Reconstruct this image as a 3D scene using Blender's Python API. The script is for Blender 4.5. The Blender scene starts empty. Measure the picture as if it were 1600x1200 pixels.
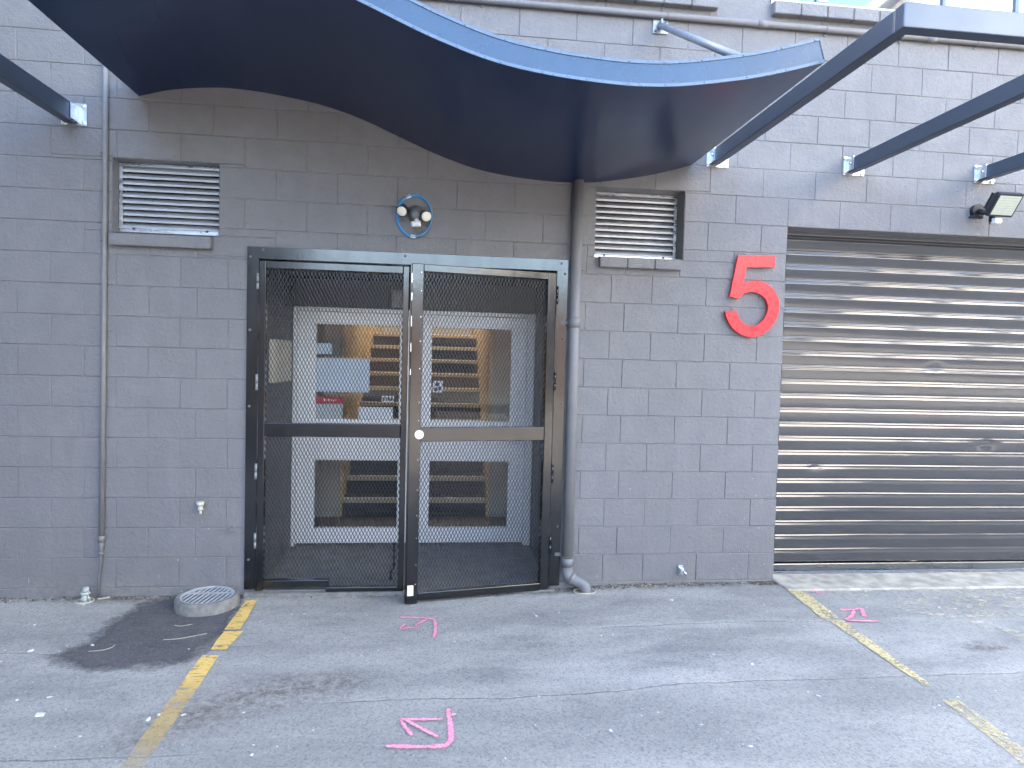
import bpy, bmesh, math, random
from mathutils import Vector, Matrix, noise as mnoise
R = math.radians
random.seed(7)
sc = bpy.context.scene
COL = sc.collection

# ------------------------------------------------------------------ helpers
def V(*a): return Vector(a)

class B:
    """collects shapes in world coordinates, then links them as ONE mesh object"""
    def __init__(self): self.bm = bmesh.new()
    def face(self, pts):
        try: return self.bm.faces.new([self.bm.verts.new(p) for p in pts])
        except ValueError: return None
    def box(self, x0, x1, y0, y1, z0, z1, b=0.0, T=None, seg=1):
        t = bmesh.new(); bmesh.ops.create_cube(t, size=1)
        for v in t.verts:
            v.co = V((x0+x1)/2+v.co.x*(x1-x0), (y0+y1)/2+v.co.y*(y1-y0), (z0+z1)/2+v.co.z*(z1-z0))
        if b > 0: bmesh.ops.bevel(t, geom=t.edges[:], offset=b, segments=seg, affect='EDGES', profile=.5)
        self.merge(t, T); return self
    def merge(self, t, T=None, smooth=False):
        if T is not None: t.transform(T)
        m = {}
        for v in t.verts: m[v] = self.bm.verts.new(v.co)
        for f in t.faces:
            try:
                g = self.bm.faces.new([m[v] for v in f.verts]); g.smooth = f.smooth or smooth
            except ValueError: pass
        t.free()
    def tube(self, pts, r, n=10, cap=True, closed=False, smooth=True, rs=None):
        pts = [Vector(p) for p in pts]; N = len(pts); rings = []; up = None
        for i, p in enumerate(pts):
            a = pts[(i-1) % N] if (closed or i > 0) else p
            c = pts[(i+1) % N] if (closed or i < N-1) else p
            t = (c-a).normalized()
            if up is None:
                up = t.orthogonal().normalized()
            else:
                up = (up - t*up.dot(t)); up = up.normalized() if up.length > 1e-6 else t.orthogonal().normalized()
            s = t.cross(up); rr = rs[i] if rs else r
            rings.append([self.bm.verts.new(p + up*math.cos(k*2*math.pi/n)*rr + s*math.sin(k*2*math.pi/n)*rr) for k in range(n)])
        for i in range(N if closed else N-1):
            a, b = rings[i], rings[(i+1) % N]
            for k in range(n):
                f = self.bm.faces.new([a[k], a[(k+1) % n], b[(k+1) % n], b[k]]); f.smooth = smooth
        if cap and not closed:
            self.bm.faces.new(rings[0][::-1]); self.bm.faces.new(rings[-1])
        return self
    def disc(self, c, axis, r, h, n=20, dome=0.0):
        c = Vector(c); a = Vector(axis).normalized()
        if dome: self.tube([c, c+a*h*.6, c+a*h*.9, c+a*h], r, n, rs=[r, r, r*.8, r*.35])
        else: self.tube([c, c+a*h], r, n, smooth=False)
        return self
    def prism(self, poly, y0, y1, T=None):
        """polygon in X-Z, extruded along Y; non-convex outlines are tessellated"""
        from mathutils.geometry import tessellate_polygon
        tri = tessellate_polygon([[V(x, 0, z) for x, z in poly]])
        t = bmesh.new()
        a = [t.verts.new((x, y0, z)) for x, z in poly]; b = [t.verts.new((x, y1, z)) for x, z in poly]
        n = len(poly)
        for i, j, k in tri:
            t.faces.new([a[i], a[j], a[k]]); t.faces.new([b[k], b[j], b[i]])
        for i in range(n): t.faces.new([a[i], b[i], b[(i+1) % n], a[(i+1) % n]])
        bmesh.ops.recalc_face_normals(t, faces=t.faces[:])
        self.merge(t, T); return self
    def build(self, name, mat, parent=None, T=None, label=None):
        me = bpy.data.meshes.new(name)
        if T is not None: self.bm.transform(T)
        if parent is not None:
            w = parent; o = V(0, 0, 0)
            while w is not None: o += w.location; w = w.parent
            self.bm.transform(Matrix.Translation(-o))
        bmesh.ops.recalc_face_normals(self.bm, faces=self.bm.faces[:])
        self.bm.to_mesh(me); self.bm.free()
        ob = bpy.data.objects.new(name, me); COL.objects.link(ob)
        if mat: me.materials.append(mat)
        if parent is not None: ob.parent = parent
        if label: ob['label'] = label
        return ob

def tag(o, label, cat, group=None, kind=None):
    o['label'] = label; o['category'] = cat
    if group: o['group'] = group
    if kind: o['kind'] = kind
    return o
def thing(name, label, cat, loc=(0, 0, 0), group=None):
    o = bpy.data.objects.new(name, None); o.empty_display_size = .2; COL.objects.link(o); o.location = loc
    return tag(o, label, cat, group)
def structure(o): o['kind'] = 'structure'; return o
def catmull(P, n):
    out = []; P = [Vector(p) for p in P]
    Q = [P[0]*2-P[1]] + P + [P[-1]*2-P[-2]]
    for i in range(1, len(Q)-2):
        for k in range(n):
            t = k/n; a, b, c, d = Q[i-1:i+3]
            out.append(.5*((2*b)+(-a+c)*t+(2*a-5*b+4*c-d)*t*t+(-a+3*b-3*c+d)*t**3))
    out.append(P[-1]); return out

# ------------------------------------------------------------------ materials
class N:
    def __init__(self, name):
        self.m = bpy.data.materials.new(name); self.m.use_nodes = True
        self.t = self.m.node_tree; self.b = self.t.nodes['Principled BSDF']; self.out = self.t.nodes['Material Output']
    def n(self, typ, **kw):
        x = self.t.nodes.new(typ)
        for k, v in kw.items():
            if k.startswith('i_'):
                key = k[2:]; x.inputs[int(key) if key.isdigit() else key.replace('_', ' ')].default_value = v
            else: setattr(x, k, v)
        return x
    def l(self, a, b): self.t.links.new(a, b); return self
    def pos(self):
        g = self.n('ShaderNodeNewGeometry'); return g.outputs['Position']
    def noise(self, scale, detail=3, rough=.5, vec=None, stretch=None):
        x = self.n('ShaderNodeTexNoise'); x.inputs['Scale'].default_value = scale
        x.inputs['Detail'].default_value = detail; x.inputs['Roughness'].default_value = rough
        v = vec if vec is not None else self.pos()
        if stretch:
            mp = self.n('ShaderNodeMapping'); mp.inputs['Scale'].default_value = stretch; self.l(v, mp.inputs['Vector']); v = mp.outputs[0]
        self.l(v, x.inputs['Vector']); return x.outputs['Fac']
    def voronoi(self, scale, vec=None, feature='F1', out='Distance'):
        x = self.n('ShaderNodeTexVoronoi', feature=feature); x.inputs['Scale'].default_value = scale
        self.l(vec if vec is not None else self.pos(), x.inputs['Vector']); return x.outputs[out]
    def rng(self, v, a, b, c=0., d=1., smooth=False):
        x = self.n('ShaderNodeMapRange')
        if smooth: x.interpolation_type = 'SMOOTHSTEP'
        for i, q in zip(range(1, 5), (a, b, c, d)): x.inputs[i].default_value = q
        self.l(v, x.inputs[0]); return x.outputs[0]
    def math(self, op, a, b=None, c=None):
        x = self.n('ShaderNodeMath', operation=op)
        for i, q in enumerate((a, b, c)):
            if q is None: continue
            if isinstance(q, (int, float)): x.inputs[i].default_value = q
            else: self.l(q, x.inputs[i])
        return x.outputs[0]
    def mix(self, f, a, b, mode='MIX'):
        x = self.n('ShaderNodeMix', data_type='RGBA', blend_type=mode)
        for s, q in ((0, f), (6, a), (7, b)):
            if isinstance(q, (int, float)): x.inputs[s].default_value = q
            elif isinstance(q, tuple): x.inputs[s].default_value = (*q, 1) if len(q) == 3 else q
            else: self.l(q, x.inputs[s])
        return x.outputs[2]
    def bump(self, h, strength, dist=.01, prev=None):
        x = self.n('ShaderNodeBump'); x.inputs['Strength'].default_value = strength; x.inputs['Distance'].default_value = dist
        self.l(h, x.inputs['Height'])
        if prev is not None: self.l(prev, x.inputs['Normal'])
        return x.outputs[0]
    def sep(self):
        s = self.n('ShaderNodeSeparateXYZ'); self.l(self.pos(), s.inputs[0]); return s.outputs
    def alpha(self, fac):
        """cut the sheet away where fac is 0"""
        tr = self.n('ShaderNodeBsdfTransparent'); mx = self.n('ShaderNodeMixShader')
        self.l(fac, mx.inputs[0]); self.l(tr.outputs[0], mx.inputs[1]); self.l(self.b.outputs[0], mx.inputs[2]); self.l(mx.outputs[0], self.out.inputs[0])
    def set(self, **kw):
        for k, v in kw.items():
            k = k.replace('_', ' ')
            s = self.b.inputs[k]
            if isinstance(v, tuple): s.default_value = (*v, 1) if len(v) == 3 else v
            elif isinstance(v, (int, float)): s.default_value = v
            else: self.l(v, s)
        return self

def simple(name, col, rough=.5, metal=0., var=.12, vscale=9., bump=0., bscale=120., spec=.5, coat=0., rvar=.08):
    m = N(name); f = m.noise(vscale, 4, .6)
    a = tuple(c*(1-var) for c in col); b = tuple(min(1, c*(1+var)) for c in col)
    m.set(Base_Color=m.mix(m.rng(f, .3, .7), a, b), Metallic=metal, Specular_IOR_Level=spec, Coat_Weight=coat, Coat_Roughness=.08)
    m.set(Roughness=m.rng(m.noise(vscale*2.3, 3), .3, .7, max(.02, rough-rvar), min(1, rough+rvar)))
    if bump: m.set(Normal=m.bump(m.noise(bscale, 3, .6), bump, .002))
    return m.m

def wall_material():
    m = N('painted_blockwork')
    big = m.noise(.9, 3, .5); mid = m.noise(7, 4, .6); grain = m.noise(120, 4, .7); lump = m.noise(34, 4, .65)
    c = m.mix(m.rng(big, .3, .7), (0.183, 0.178, 0.177), (0.212, 0.206, 0.205))
    drip = m.rng(m.noise(5.5, 4, .6, stretch=(1.6, 1, .12)), .52, .72)
    c = m.mix(m.math('MULTIPLY', drip, .28), c, (.25, .245, .24))
    c = m.mix(m.rng(mid, .35, .75, 0, .5), c, (0.160, 0.157, 0.160))
    z = m.sep()[2]
    low = m.rng(z, .0, .55, 1, 0, True)
    dirt = m.math('MULTIPLY', low, m.rng(m.noise(5, 5, .65), .35, .7))
    c = m.mix(m.math('MULTIPLY', dirt, .5), c, (.165, .155, .145))
    splash = m.math('MULTIPLY', m.rng(z, .0, .14, 1, 0, True), m.rng(m.noise(16, 5, .7), .4, .62))
    c = m.mix(m.math('MULTIPLY', splash, .55), c, (.26, .245, .22))
    # paint chips and scuffs, mostly low on the wall
    chips = m.math('MULTIPLY', m.rng(m.voronoi(16), .05, .075, 1, 0), m.rng(m.noise(1.7, 2), .52, .6))
    chips = m.math('MULTIPLY', chips, m.rng(z, 1.6, .5, 0, 1))
    scr = m.rng(m.noise(26, 2, .5, stretch=(1., 1., .16)), .735, .765)
    scr = m.math('MULTIPLY', scr, m.rng(z, 1.3, .4, 0, .55))
    c = m.mix(m.math('MAXIMUM', chips, scr), c, (.46, .45, .44))
    pores = m.rng(m.voronoi(55), .06, .13, 1, 0); pores = m.math('MULTIPLY', pores, m.rng(m.noise(3.1, 3), .40, .6))
    c = m.mix(m.math('MULTIPLY', pores, .7), c, (.085, .098, .098))
    h = m.math('ADD', m.math('MULTIPLY', grain, .55), lump); h = m.math('SUBTRACT', h, m.math('MULTIPLY', pores, .7))
    m.set(Base_Color=c, Roughness=m.rng(mid, .3, .7, .5, .68), Specular_IOR_Level=.42, Normal=m.bump(h, .85, .009))
    return m.m

def ground_material():
    m = N('weathered_asphalt')
    X, Y, Z = m.sep()
    big = m.noise(.55, 3, .55); mid = m.noise(1.9, 6, .66, stretch=(.5, 1.35, 1)); fine = m.noise(190, 2, .7); fin2 = m.noise(60, 3, .7)
    c = m.mix(m.rng(mid, .40, .62), (0.285, 0.278, 0.255), (0.61, 0.575, 0.51))
    c = m.mix(m.rng(big, .35, .7, 0, .55), c, (0.428, 0.399, 0.347))
    # second pour beyond the seam at Y=-1.4 and the one at Y=-.7 on the right
    wob = m.math('MULTIPLY', m.math('SUBTRACT', m.noise(1.6, 3), .5), .12)
    yy = m.math('ADD', Y, wob)
    near = m.rng(yy, -1.41, -1.47, 0, 1)
    c = m.mix(m.math('MULTIPLY', near, .7), c, m.mix(m.rng(mid, .3, .7), (0.296, 0.284, 0.250), (0.408, 0.386, 0.338)))
    rightx = m.rng(X, 3.6, 4.4, 0, 1, True)
    strip = m.math('MULTIPLY', m.rng(yy, -.70, -.66, 0, 1), rightx)
    c = m.mix(m.math('MULTIPLY', strip, .5), c, m.mix(m.rng(mid, .3, .7), (0.286, 0.268, 0.236), (0.408, 0.381, 0.333)))
    # pale dusty washes
    wash = m.rng(m.noise(1.25, 5, .65, stretch=(.6, 1.5, 1)), .5, .74)
    c = m.mix(m.math('MULTIPLY', wash, .75), c, (0.551, 0.512, 0.441))
    # seams: a dark hairline with a crumbly pale edge
    def seam(y0, xa, xb, wd=.008, pale=.5, amp=.10, sc=1.6):
        w2 = m.math('MULTIPLY', m.math('SUBTRACT', m.noise(sc, 5, .6), .5), amp)
        d = m.math('ABSOLUTE', m.math('ADD', m.math('SUBTRACT', Y, y0), w2))
        xm = m.math('MULTIPLY', m.rng(X, xa-.15, xa+.15, 0, 1, True), m.rng(X, xb-.15, xb+.15, 1, 0, True))
        ln = m.math('MULTIPLY', m.rng(d, wd*.3, wd, 1, 0), xm)
        ed = m.math('MULTIPLY', m.math('MULTIPLY', m.rng(d, .0, .05, 1, 0), m.rng(m.noise(34, 4, .7), .48, .62)), xm)
        return ln, m.math('MULTIPLY', ed, pale)
    lines = [seam(-1.42, 2.2, 40, .007, .85), seam(-.71, 3.7, 5.4, .012, .1), seam(-.83, -9, .95, .009, .15, .2), seam(-1.78, -9, 1.75, .008, .55), seam(-.78, 1.3, 1.75, .007, 0., .1, 3.)]
    hs = None
    for ln, ed in lines:
        c = m.mix(ed, c, (0.449, 0.414, 0.342)); c = m.mix(m.math('MULTIPLY', ln, m.rng(m.noise(5., 4, .7),   .42, .62, .0, .42)), c, (.13, .12, .12))
        hs = ln if hs is None else m.math('MAXIMUM', hs, ln)
    # random hairline cracks
    dv = m.n('ShaderNodeVectorMath', operation='ADD'); m.l(m.pos(), dv.inputs[0])
    nz = m.n('ShaderNodeTexNoise', i_Scale=2.2, i_Detail=4.); m.l(m.pos(), nz.inputs['Vector']); m.l(nz.outputs['Color'], dv.inputs[1])
    cr = m.math('MULTIPLY', m.rng(m.voronoi(.9, dv.outputs[0], 'DISTANCE_TO_EDGE'), .0, .007, 1, 0), m.rng(m.noise(1.1, 2), .52, .62))
    c = m.mix(m.math('MULTIPLY', cr, .0), c, (.14, .10, .10))
    # soil along the foot of the wall
    soil = m.math('MULTIPLY', m.rng(Y, -.16, -.01, 0, 1, True), m.rng(m.noise(9, 5, .7), .42, .62))
    c = m.mix(m.math('MULTIPLY', soil, .75), c, (.085, .074, .062))
    # aggregate
    st = m.voronoi(105, None, 'F1', 'Color'); bw = m.n('ShaderNodeSeparateColor'); m.l(st, bw.inputs[0])
    c = m.mix(m.rng(bw.outputs[0], 0, 1, 0, .46), c, m.mix(bw.outputs[1], (.05, .05, .052), (0.490, 0.463, 0.405)))
    fl = m.rng(m.voronoi(33), .05, .085, 1, 0); fl = m.math('MULTIPLY', fl, m.rng(m.noise(4.3, 3), .56, .66))
    c = m.mix(m.math('MULTIPLY', fl, .8), c, (0.714, 0.680, 0.594))
    c = m.mix(m.rng(fine, .3, .7, 0, .24), c, (.10, .10, .10))
    c = m.mix(m.rng(Y, -4.4, -5.4, 0, .92, True), c, (.125, .12, .113))     # unseen yard ground darkened to dim its reflections and bounce light
    h = m.math('ADD', fin2, m.math('MULTIPLY', fine, .8)); h = m.math('SUBTRACT', h, m.math('MULTIPLY', hs, .9))
    m.set(Base_Color=c, Roughness=m.rng(mid, .3, .7, .72, .9), Specular_IOR_Level=.3, Normal=m.bump(h, .9, .009))
    return m.m

def worn_paint(name, col, col2, lo, hi, scale=34., rough=.6, low=3.2, lowa=.35, lowb=.6, fade=None):
    m = N(name)
    f = m.math('ADD', m.math('MULTIPLY', m.noise(scale, 5, .7), .65), m.math('MULTIPLY', m.noise(low, 3, .6), .35))
    cr = m.rng(m.noise(scale*1.1, 5, .75, stretch=(.35, 1.6, 1)), .36, .47)
    a = m.math('MULTIPLY', m.rng(f, lo, hi), m.rng(cr, 0, 1, .12, 1))
    if fade:
        Y = m.sep()[1]
        for y0, y1, v0, v1 in fade: a = m.math('MULTIPLY', a, m.rng(Y, y0, y1, v0, v1, True))
    m.set(Base_Color=m.mix(m.rng(m.noise(12, 4, .7), .35, .65), col, col2), Roughness=rough, Normal=m.bump(m.noise(150, 2, .7), .5, .004))
    m.alpha(a); return m.m

def metal(name, col, rough, streak=(1, 1, 1), var=.2, scale=6., aniso=0.):
    m = N(name); f = m.noise(scale, 4, .65, stretch=streak)
    m.set(Base_Color=m.mix(m.rng(f, .3, .7), tuple(c*(1-var) for c in col), tuple(min(1, c*(1+var)) for c in col)), Metallic=1.,
          Roughness=m.rng(f, .3, .7, rough*.7, rough*1.3), Normal=m.bump(m.noise(scale*3, 2, .5, stretch=streak), .06, .004))
    return m.m

M = {}
M['wall'] = wall_material()
M['ground'] = ground_material()
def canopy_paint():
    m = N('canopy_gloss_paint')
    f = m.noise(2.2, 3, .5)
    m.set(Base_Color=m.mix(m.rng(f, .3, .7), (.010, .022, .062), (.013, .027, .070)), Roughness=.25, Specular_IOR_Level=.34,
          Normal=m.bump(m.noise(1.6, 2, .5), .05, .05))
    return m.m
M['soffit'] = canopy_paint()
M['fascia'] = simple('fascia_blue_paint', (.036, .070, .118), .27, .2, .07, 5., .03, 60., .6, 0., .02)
M['trim'] = simple('fascia_edge_trim', (.11, .15, .20), .32, .25, .12, 20)
M['steel'] = simple('charcoal_beam_paint', (.078, .102, .140), .36, .62, .05, 3., .03, 90., .6, 0., .02)
M['rod'] = simple('grey_rod_paint', (.20, .22, .25), .4, .1, .08, 12)
def gate_paint():
    m = N('gate_black_enamel')
    f = m.noise(9, 4, .6, stretch=(1, 1, .35))
    m.set(Base_Color=m.mix(m.rng(f, .3, .7), (.003, .0032, .004), (.006, .006, .0065)), Roughness=m.rng(f, .3, .7, .12, .26), Specular_IOR_Level=.7, Coat_Weight=.5, Coat_Roughness=.1, Coat_IOR=1.5,
          Normal=m.bump(m.noise(14, 3, .6), .10, .006))
    return m.m
M['gate'] = gate_paint()
M['meshsteel'] = simple('mesh_black_enamel', (.030, .031, .034), .32, .0, .15, 30, 0, 100, .6, .15)
M['galv'] = metal('galvanised_steel', (.62, .64, .66), .34)
M['zinc'] = simple('dull_galvanised_cover', (.30, .31, .31), .45, .5, .2, 25)
M['grate'] = simple('worn_steel_grate', (.46, .47, .48), .45, .15, .15, 30)
M['bolt'] = metal('bright_bolt', (.80, .80, .80), .25)
M['rail'] = metal('dull_steel_rail', (.26, .27, .28), .3, (.3, 1, 3), .25, 4)
M['alu'] = metal('mill_aluminium', (.66, .67, .68), .3, (1, 1, 6), .16)
M['slat'] = simple('louvre_aluminium', (.52, .54, .57), .42, .35, .10, 4, 0, 100, .5, 0, .03)
def door_white():
    m = N('powder_coat_light_grey')
    m.set(Base_Color=m.mix(m.rng(m.noise(3, 3), .3, .7), (.93, .93, .92), (.95, .95, .94)), Roughness=.3, Specular_IOR_Level=1., Coat_Weight=.5, Coat_Roughness=.2)
    return m.m
M['white_door'] = door_white()
def roller_paint():
    m = N('roller_door_paint')
    X, Y, Z = m.sep()
    f = m.noise(5, 5, .65, stretch=(.35, 1, 4))
    dirt = m.rng(m.noise(40, 4, .7, stretch=(.5, 1, 2.5)), .56, .72)
    c = m.mix(m.rng(f, .3, .7), (.074, .074, .077), (.092, .092, .095))
    c = m.mix(m.math('MULTIPLY', dirt, .35), c, (.13, .127, .125))
    m.set(Metallic=.42, Coat_Weight=.6, Coat_Roughness=.08, Base_Color=c, Roughness=m.rng(m.noise(13, 4, .6, stretch=(.4, 1, 2)),   .3, .7, .10, .19), Specular_IOR_Level=.5,
          Normal=m.bump(m.noise(4.5, 3, .55, stretch=(.6, 1, 3)), .05, .02))
    return m.m
M['roller'] = roller_paint()
M['pipe'] = simple('painted_pipe', (.19, .182, .178), .6, 0, .08, 14, .06, 60)
M['pipe_dn'] = simple('painted_downpipe', (.185, .182, .182), .5, 0, .06, 9, .05, 30)
M['red'] = simple('red_number_paint', (.86, .038, .045), .3, 0, .05, 12, .02, 60, .45, .0)
M['black_plastic'] = simple('black_plastic', (.016, .018, .022), .45, 0, .2, 30)
M['grey_plastic'] = simple('grey_plastic', (.14, .14, .14), .5, 0, .15, 30)
M['white_plastic'] = simple('white_plastic', (.74, .73, .70), .35, 0, .06, 40)
M['old_pvc'] = simple('weathered_pale_plastic', (.40, .43, .38), .5, 0, .3, 50)
M['cream_box'] = simple('cream_box_plastic', (.60, .57, .46), .5, 0, .08, 8)
M['cable'] = simple('blue_cable_plastic', (.055, .33, .70), .4, 0, .12, 60)
M['concrete'] = simple('bare_concrete', (.20, .19, .17), .85, 0, .3, 22, .5, 90, .3)
M['apron'] = simple('pale_concrete_sill', (.42, .37, .29), .85, 0, .35, 9, .5, 80, .3)
M['shade_paint'] = simple('shade_dark_wall_paint', (.105, .107, .112), .6, 0, .12, 6, .3, 120)  # wall paint darkened to stand for the recess shade; the wing uses it too
M['recess_floor'] = simple('recess_concrete_floor', (.21, .205, .20), .8, 0, .25, 9, .3, 110)
M['hall_wall'] = simple('hall_beige_paint', (.62, .57, .49), .7, 0, .06, 4)
M['ply'] = simple('pine_ply', (.80, .57, .27), .42, 0, .2, 4.5)
M['carpet'] = simple('charcoal_stair_carpet', (.012, .013, .017), .95, 0, .25, 90, .6, 220)
M['nosing'] = simple('tan_stair_nosing', (.66, .55, .36), .5, 0, .12, 30)
M['hall_floor'] = simple('brown_hall_floor', (.17, .12, .075), .55, 0, .15, 6)
M['paper'] = simple('white_paper', (.78, .80, .82), .6, 0, .04, 6)
M['paper_blue'] = simple('pale_blue_paper', (.62, .71, .80), .6, 0, .05, 6)
M['paper_grey'] = simple('grey_paper', (.50, .53, .53), .6, 0, .1, 18)
M['red_sign'] = simple('red_sign_print', (.50, .028, .035), .5, 0, .06, 10)
M['ink'] = simple('dark_print', (.03, .035, .08), .6)
M['white_ink'] = simple('white_print', (.75, .74, .72), .6)
M['roof'] = simple('roof_sheet', (.30, .31, .32), .5)
M['dark'] = simple('dark_void', (.01, .01, .011), .9)
M['added_base'] = simple('dark_added_base', (.030, .035, .044), .7, 0, .1, 2)
M['brick'] = simple('dark_brown_brick', (.085, .06, .05), .8, 0, .2, 3)
M['render'] = simple('cream_render', (.84, .80, .72), .8, 0, .05, 1.2, .2, 40)
M['stone'] = simple('pale_stone_chip', (.62, .60, .56), .8, 0, .25, 60)
M['litter'] = simple('dry_leaf_litter', (.10, .075, .05), .9, 0, .6, 60)
M['twig'] = simple('pale_dry_twig', (.42, .38, .30), .85, 0, .2, 60)
M['window_frame'] = simple('pale_window_frame', (.50, .55, .62), .35, 0, .04, 6)
M['yellow_l'] = worn_paint('worn_yellow_paint', (.80, .50, .12), (.84, .58, .19), .36, .45, 30., fade=[(-1.08, -1.40, 1, .42), (-1.5, -1.95, 1, .25)])
M['yellow_r'] = worn_paint('worn_ochre_paint', (.60, .47, .22), (.68, .55, .29), .41, .50, 60., fade=[(-1.5, -1.72, 1, .62), (-1.9, -2.5, 1, .35)])
M['cream_worn'] = worn_paint('worn_cream_paint', (.56, .50, .36), (.62, .57, .45), .47, .66, 11., low=2.0)
def spray():
    m = N('pink_marker_spray')
    at = m.n('ShaderNodeAttribute', attribute_name='edge')
    f = m.math('ADD', at.outputs['Fac'], m.math('MULTIPLY', m.math('SUBTRACT', m.noise(95, 4, .75), .5), 1.5))
    m.set(Base_Color=m.mix(m.rng(m.noise(30, 3), .35, .65), (.90, .27, .36), (.92, .40, .48)), Roughness=.65, Normal=m.bump(m.noise(150, 2, .7), .5, .004))
    m.alpha(m.rng(f, .32, .72, 0, .86)); return m.m
M['pink'] = spray()
def glass(name, tint=(.93, .97, .96), rough=0.):
    m = N(name)
    tr = m.n('ShaderNodeBsdfTransparent'); tr.inputs[0].default_value = (*tint, 1)
    gl = m.n('ShaderNodeBsdfGlossy'); gl.inputs['Roughness'].default_value = .015
    fr = m.n('ShaderNodeFresnel'); fr.inputs[0].default_value = 1.6
    mx = m.n('ShaderNodeMixShader'); m.l(fr.outputs[0], mx.inputs[0]); m.l(tr.outputs[0], mx.inputs[1]); m.l(gl.outputs[0], mx.inputs[2]); m.l(mx.outputs[0], m.out.inputs[0])
    return m.m
M['glass'] = glass('door_glass')
def window_glass():
    m = N('upper_window_glass')
    m.set(Base_Color=(.02, .035, .06), Roughness=.03, Specular_IOR_Level=1., Coat_Weight=1., Coat_IOR=2.2, Normal=m.bump(m.noise(.9, 2), .03, .02)); return m.m
M['win_glass'] = window_glass()
def lamp_lens(name, col, lines):
    m = N(name); Z = m.sep()[2]
    m.set(Base_Color=col, Roughness=.25); return m.m
M['lens'] = lamp_lens('lamp_lens', (.85, .80, .66), 0)
M['led'] = simple('led_panel_lens', (.50, .53, .43), .18, 0, .06, 30)
def damp():
    m = N('damp_soil_stain')
    at = m.n('ShaderNodeAttribute', attribute_name='edge')
    f = m.math('ADD', at.outputs['Fac'], m.math('MULTIPLY', m.math('SUBTRACT', m.noise(8, 6, .75), .5), 1.3))
    st = m.voronoi(190, None, 'F1', 'Color'); bw = m.n('ShaderNodeSeparateColor'); m.l(st, bw.inputs[0])
    c = m.mix(m.rng(m.noise(7, 4, .7), .3, .7), (.070, .062, .064), (.135, .120, .117))
    c = m.mix(m.rng(bw.outputs[0], .5, 1, 0, .6), c, (.24, .225, .21))
    m.set(Base_Color=c, Roughness=.72, Normal=m.bump(m.noise(90, 3, .7), .8, .006))
    m.alpha(m.rng(f, .24, .74, 0, .88)); return m.m
M['damp'] = damp()
def brownish():
    m = N('brown_dirt_stain')
    at = m.n('ShaderNodeAttribute', attribute_name='edge')
    f = m.math('MULTIPLY', at.outputs['Fac'], m.rng(m.noise(24, 5, .75), .36, .68))
    m.set(Base_Color=m.mix(m.noise(60, 3), (.15, .105, .08), (.34, .275, .22)), Roughness=.9, Normal=m.bump(m.noise(120, 3, .7), .7, .005))
    m.alpha(m.rng(f, .05, .7, 0, .8)); return m.m
M['brown'] = brownish()

# ------------------------------------------------------------------ ground
def gz(x, y):
    t = min(1, max(0, (x-3.2)/1.0)); t = t*t*(3-2*t)
    z = -.045*(1-t)
    if y < 0.05 and -5 < x < 11 and y > -7:
        z += (mnoise.noise(V(x*1.1, y*1.1, 3.))*.006 + mnoise.noise(V(x*4, y*4, 9.))*.0016)
    return z
def grid(xs, ys, zf):
    b = B(); vs = [[b.bm.verts.new((x, y, zf(x, y))) for x in xs] for y in ys]
    for j in range(len(ys)-1):
        for i in range(len(xs)-1):
            f = b.bm.faces.new([vs[j][i], vs[j][i+1], vs[j+1][i+1], vs[j+1][i]]); f.smooth = True
    return b
def lin(a, b, n): return [a+(b-a)*i/n for i in range(n+1)]
xs = [-300, -80, -30, -14, -8] + lin(-5, 11, 200) + [14, 20, 40, 90, 300]
ys = [-300, -90, -40, -18, -10] + lin(-7, 0.04, 110) + [.5, 12, 40, 300]
g = grid(xs, ys, lambda x, y: gz(x, y) if y < .3 else -.12).build('asphalt_ground', M['ground'])
structure(g)

def onto(x, y):            # plan position read at ground level 0 moved to the real ground level there
    return x, y
def ribbon(b, pts, w, dz=.005):
    """a sprayed stroke: a flat ribbon on the ground whose weight falls off towards both sides"""
    pts = catmull([V(x, y, 0) for x, y in pts], 8) if len(pts) > 2 else [V(*pts[0], 0).lerp(V(*pts[1], 0), k/8) for k in range(9)]
    rows = []; n_ = len(pts)
    for i, p in enumerate(pts):
        t = (pts[min(i+1, n_-1)]-pts[max(i-1, 0)]).normalized(); n = V(-t.y, t.x, 0)
        k = 1+.35*mnoise.noise(V(p.x*14, p.y*14, 2)); row = []
        for f, wt in ((-1, 0), (-.45, .62), (0, .9), (.45, .62), (1, 0)):
            a = p+n*w*k*f
            row.append(b.bm.verts.new((a.x, a.y, gz(a.x, a.y)+dz))); b.w.append(wt*(.35 if i in (0, n_-1) else 1))
        rows.append(row)
    for a, c in zip(rows, rows[1:]):
        for k in range(4): b.bm.faces.new([a[k], a[k+1], c[k+1], c[k]])
def strip(b, x0a, x0b, y0, x1a, x1b, y1, dz=.005, n=40):
    for k in range(n):
        t0, t1 = k/n, (k+1)/n; q = []
        for t in (t0, t1):
            y = y0+(y1-y0)*t
            j1 = mnoise.noise(V(y*13, 1, x0a))*.006; j2 = mnoise.noise(V(y*13, 5, x0a))*.006
            q.append((x0a+(x1a-x0a)*t+j1, x0b+(x1b-x0b)*t+j2, y))
        (a, c, y), (a2, c2, y2) = q
        m = 4
        for i in range(m):
            f0, f1 = i/m, (i+1)/m
            P = [(a+(c-a)*f0, y), (a+(c-a)*f1, y), (a2+(c2-a2)*f1, y2), (a2+(c2-a2)*f0, y2)]
            b.face([(px, py, gz(px, py)+dz) for px, py in P])

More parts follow.
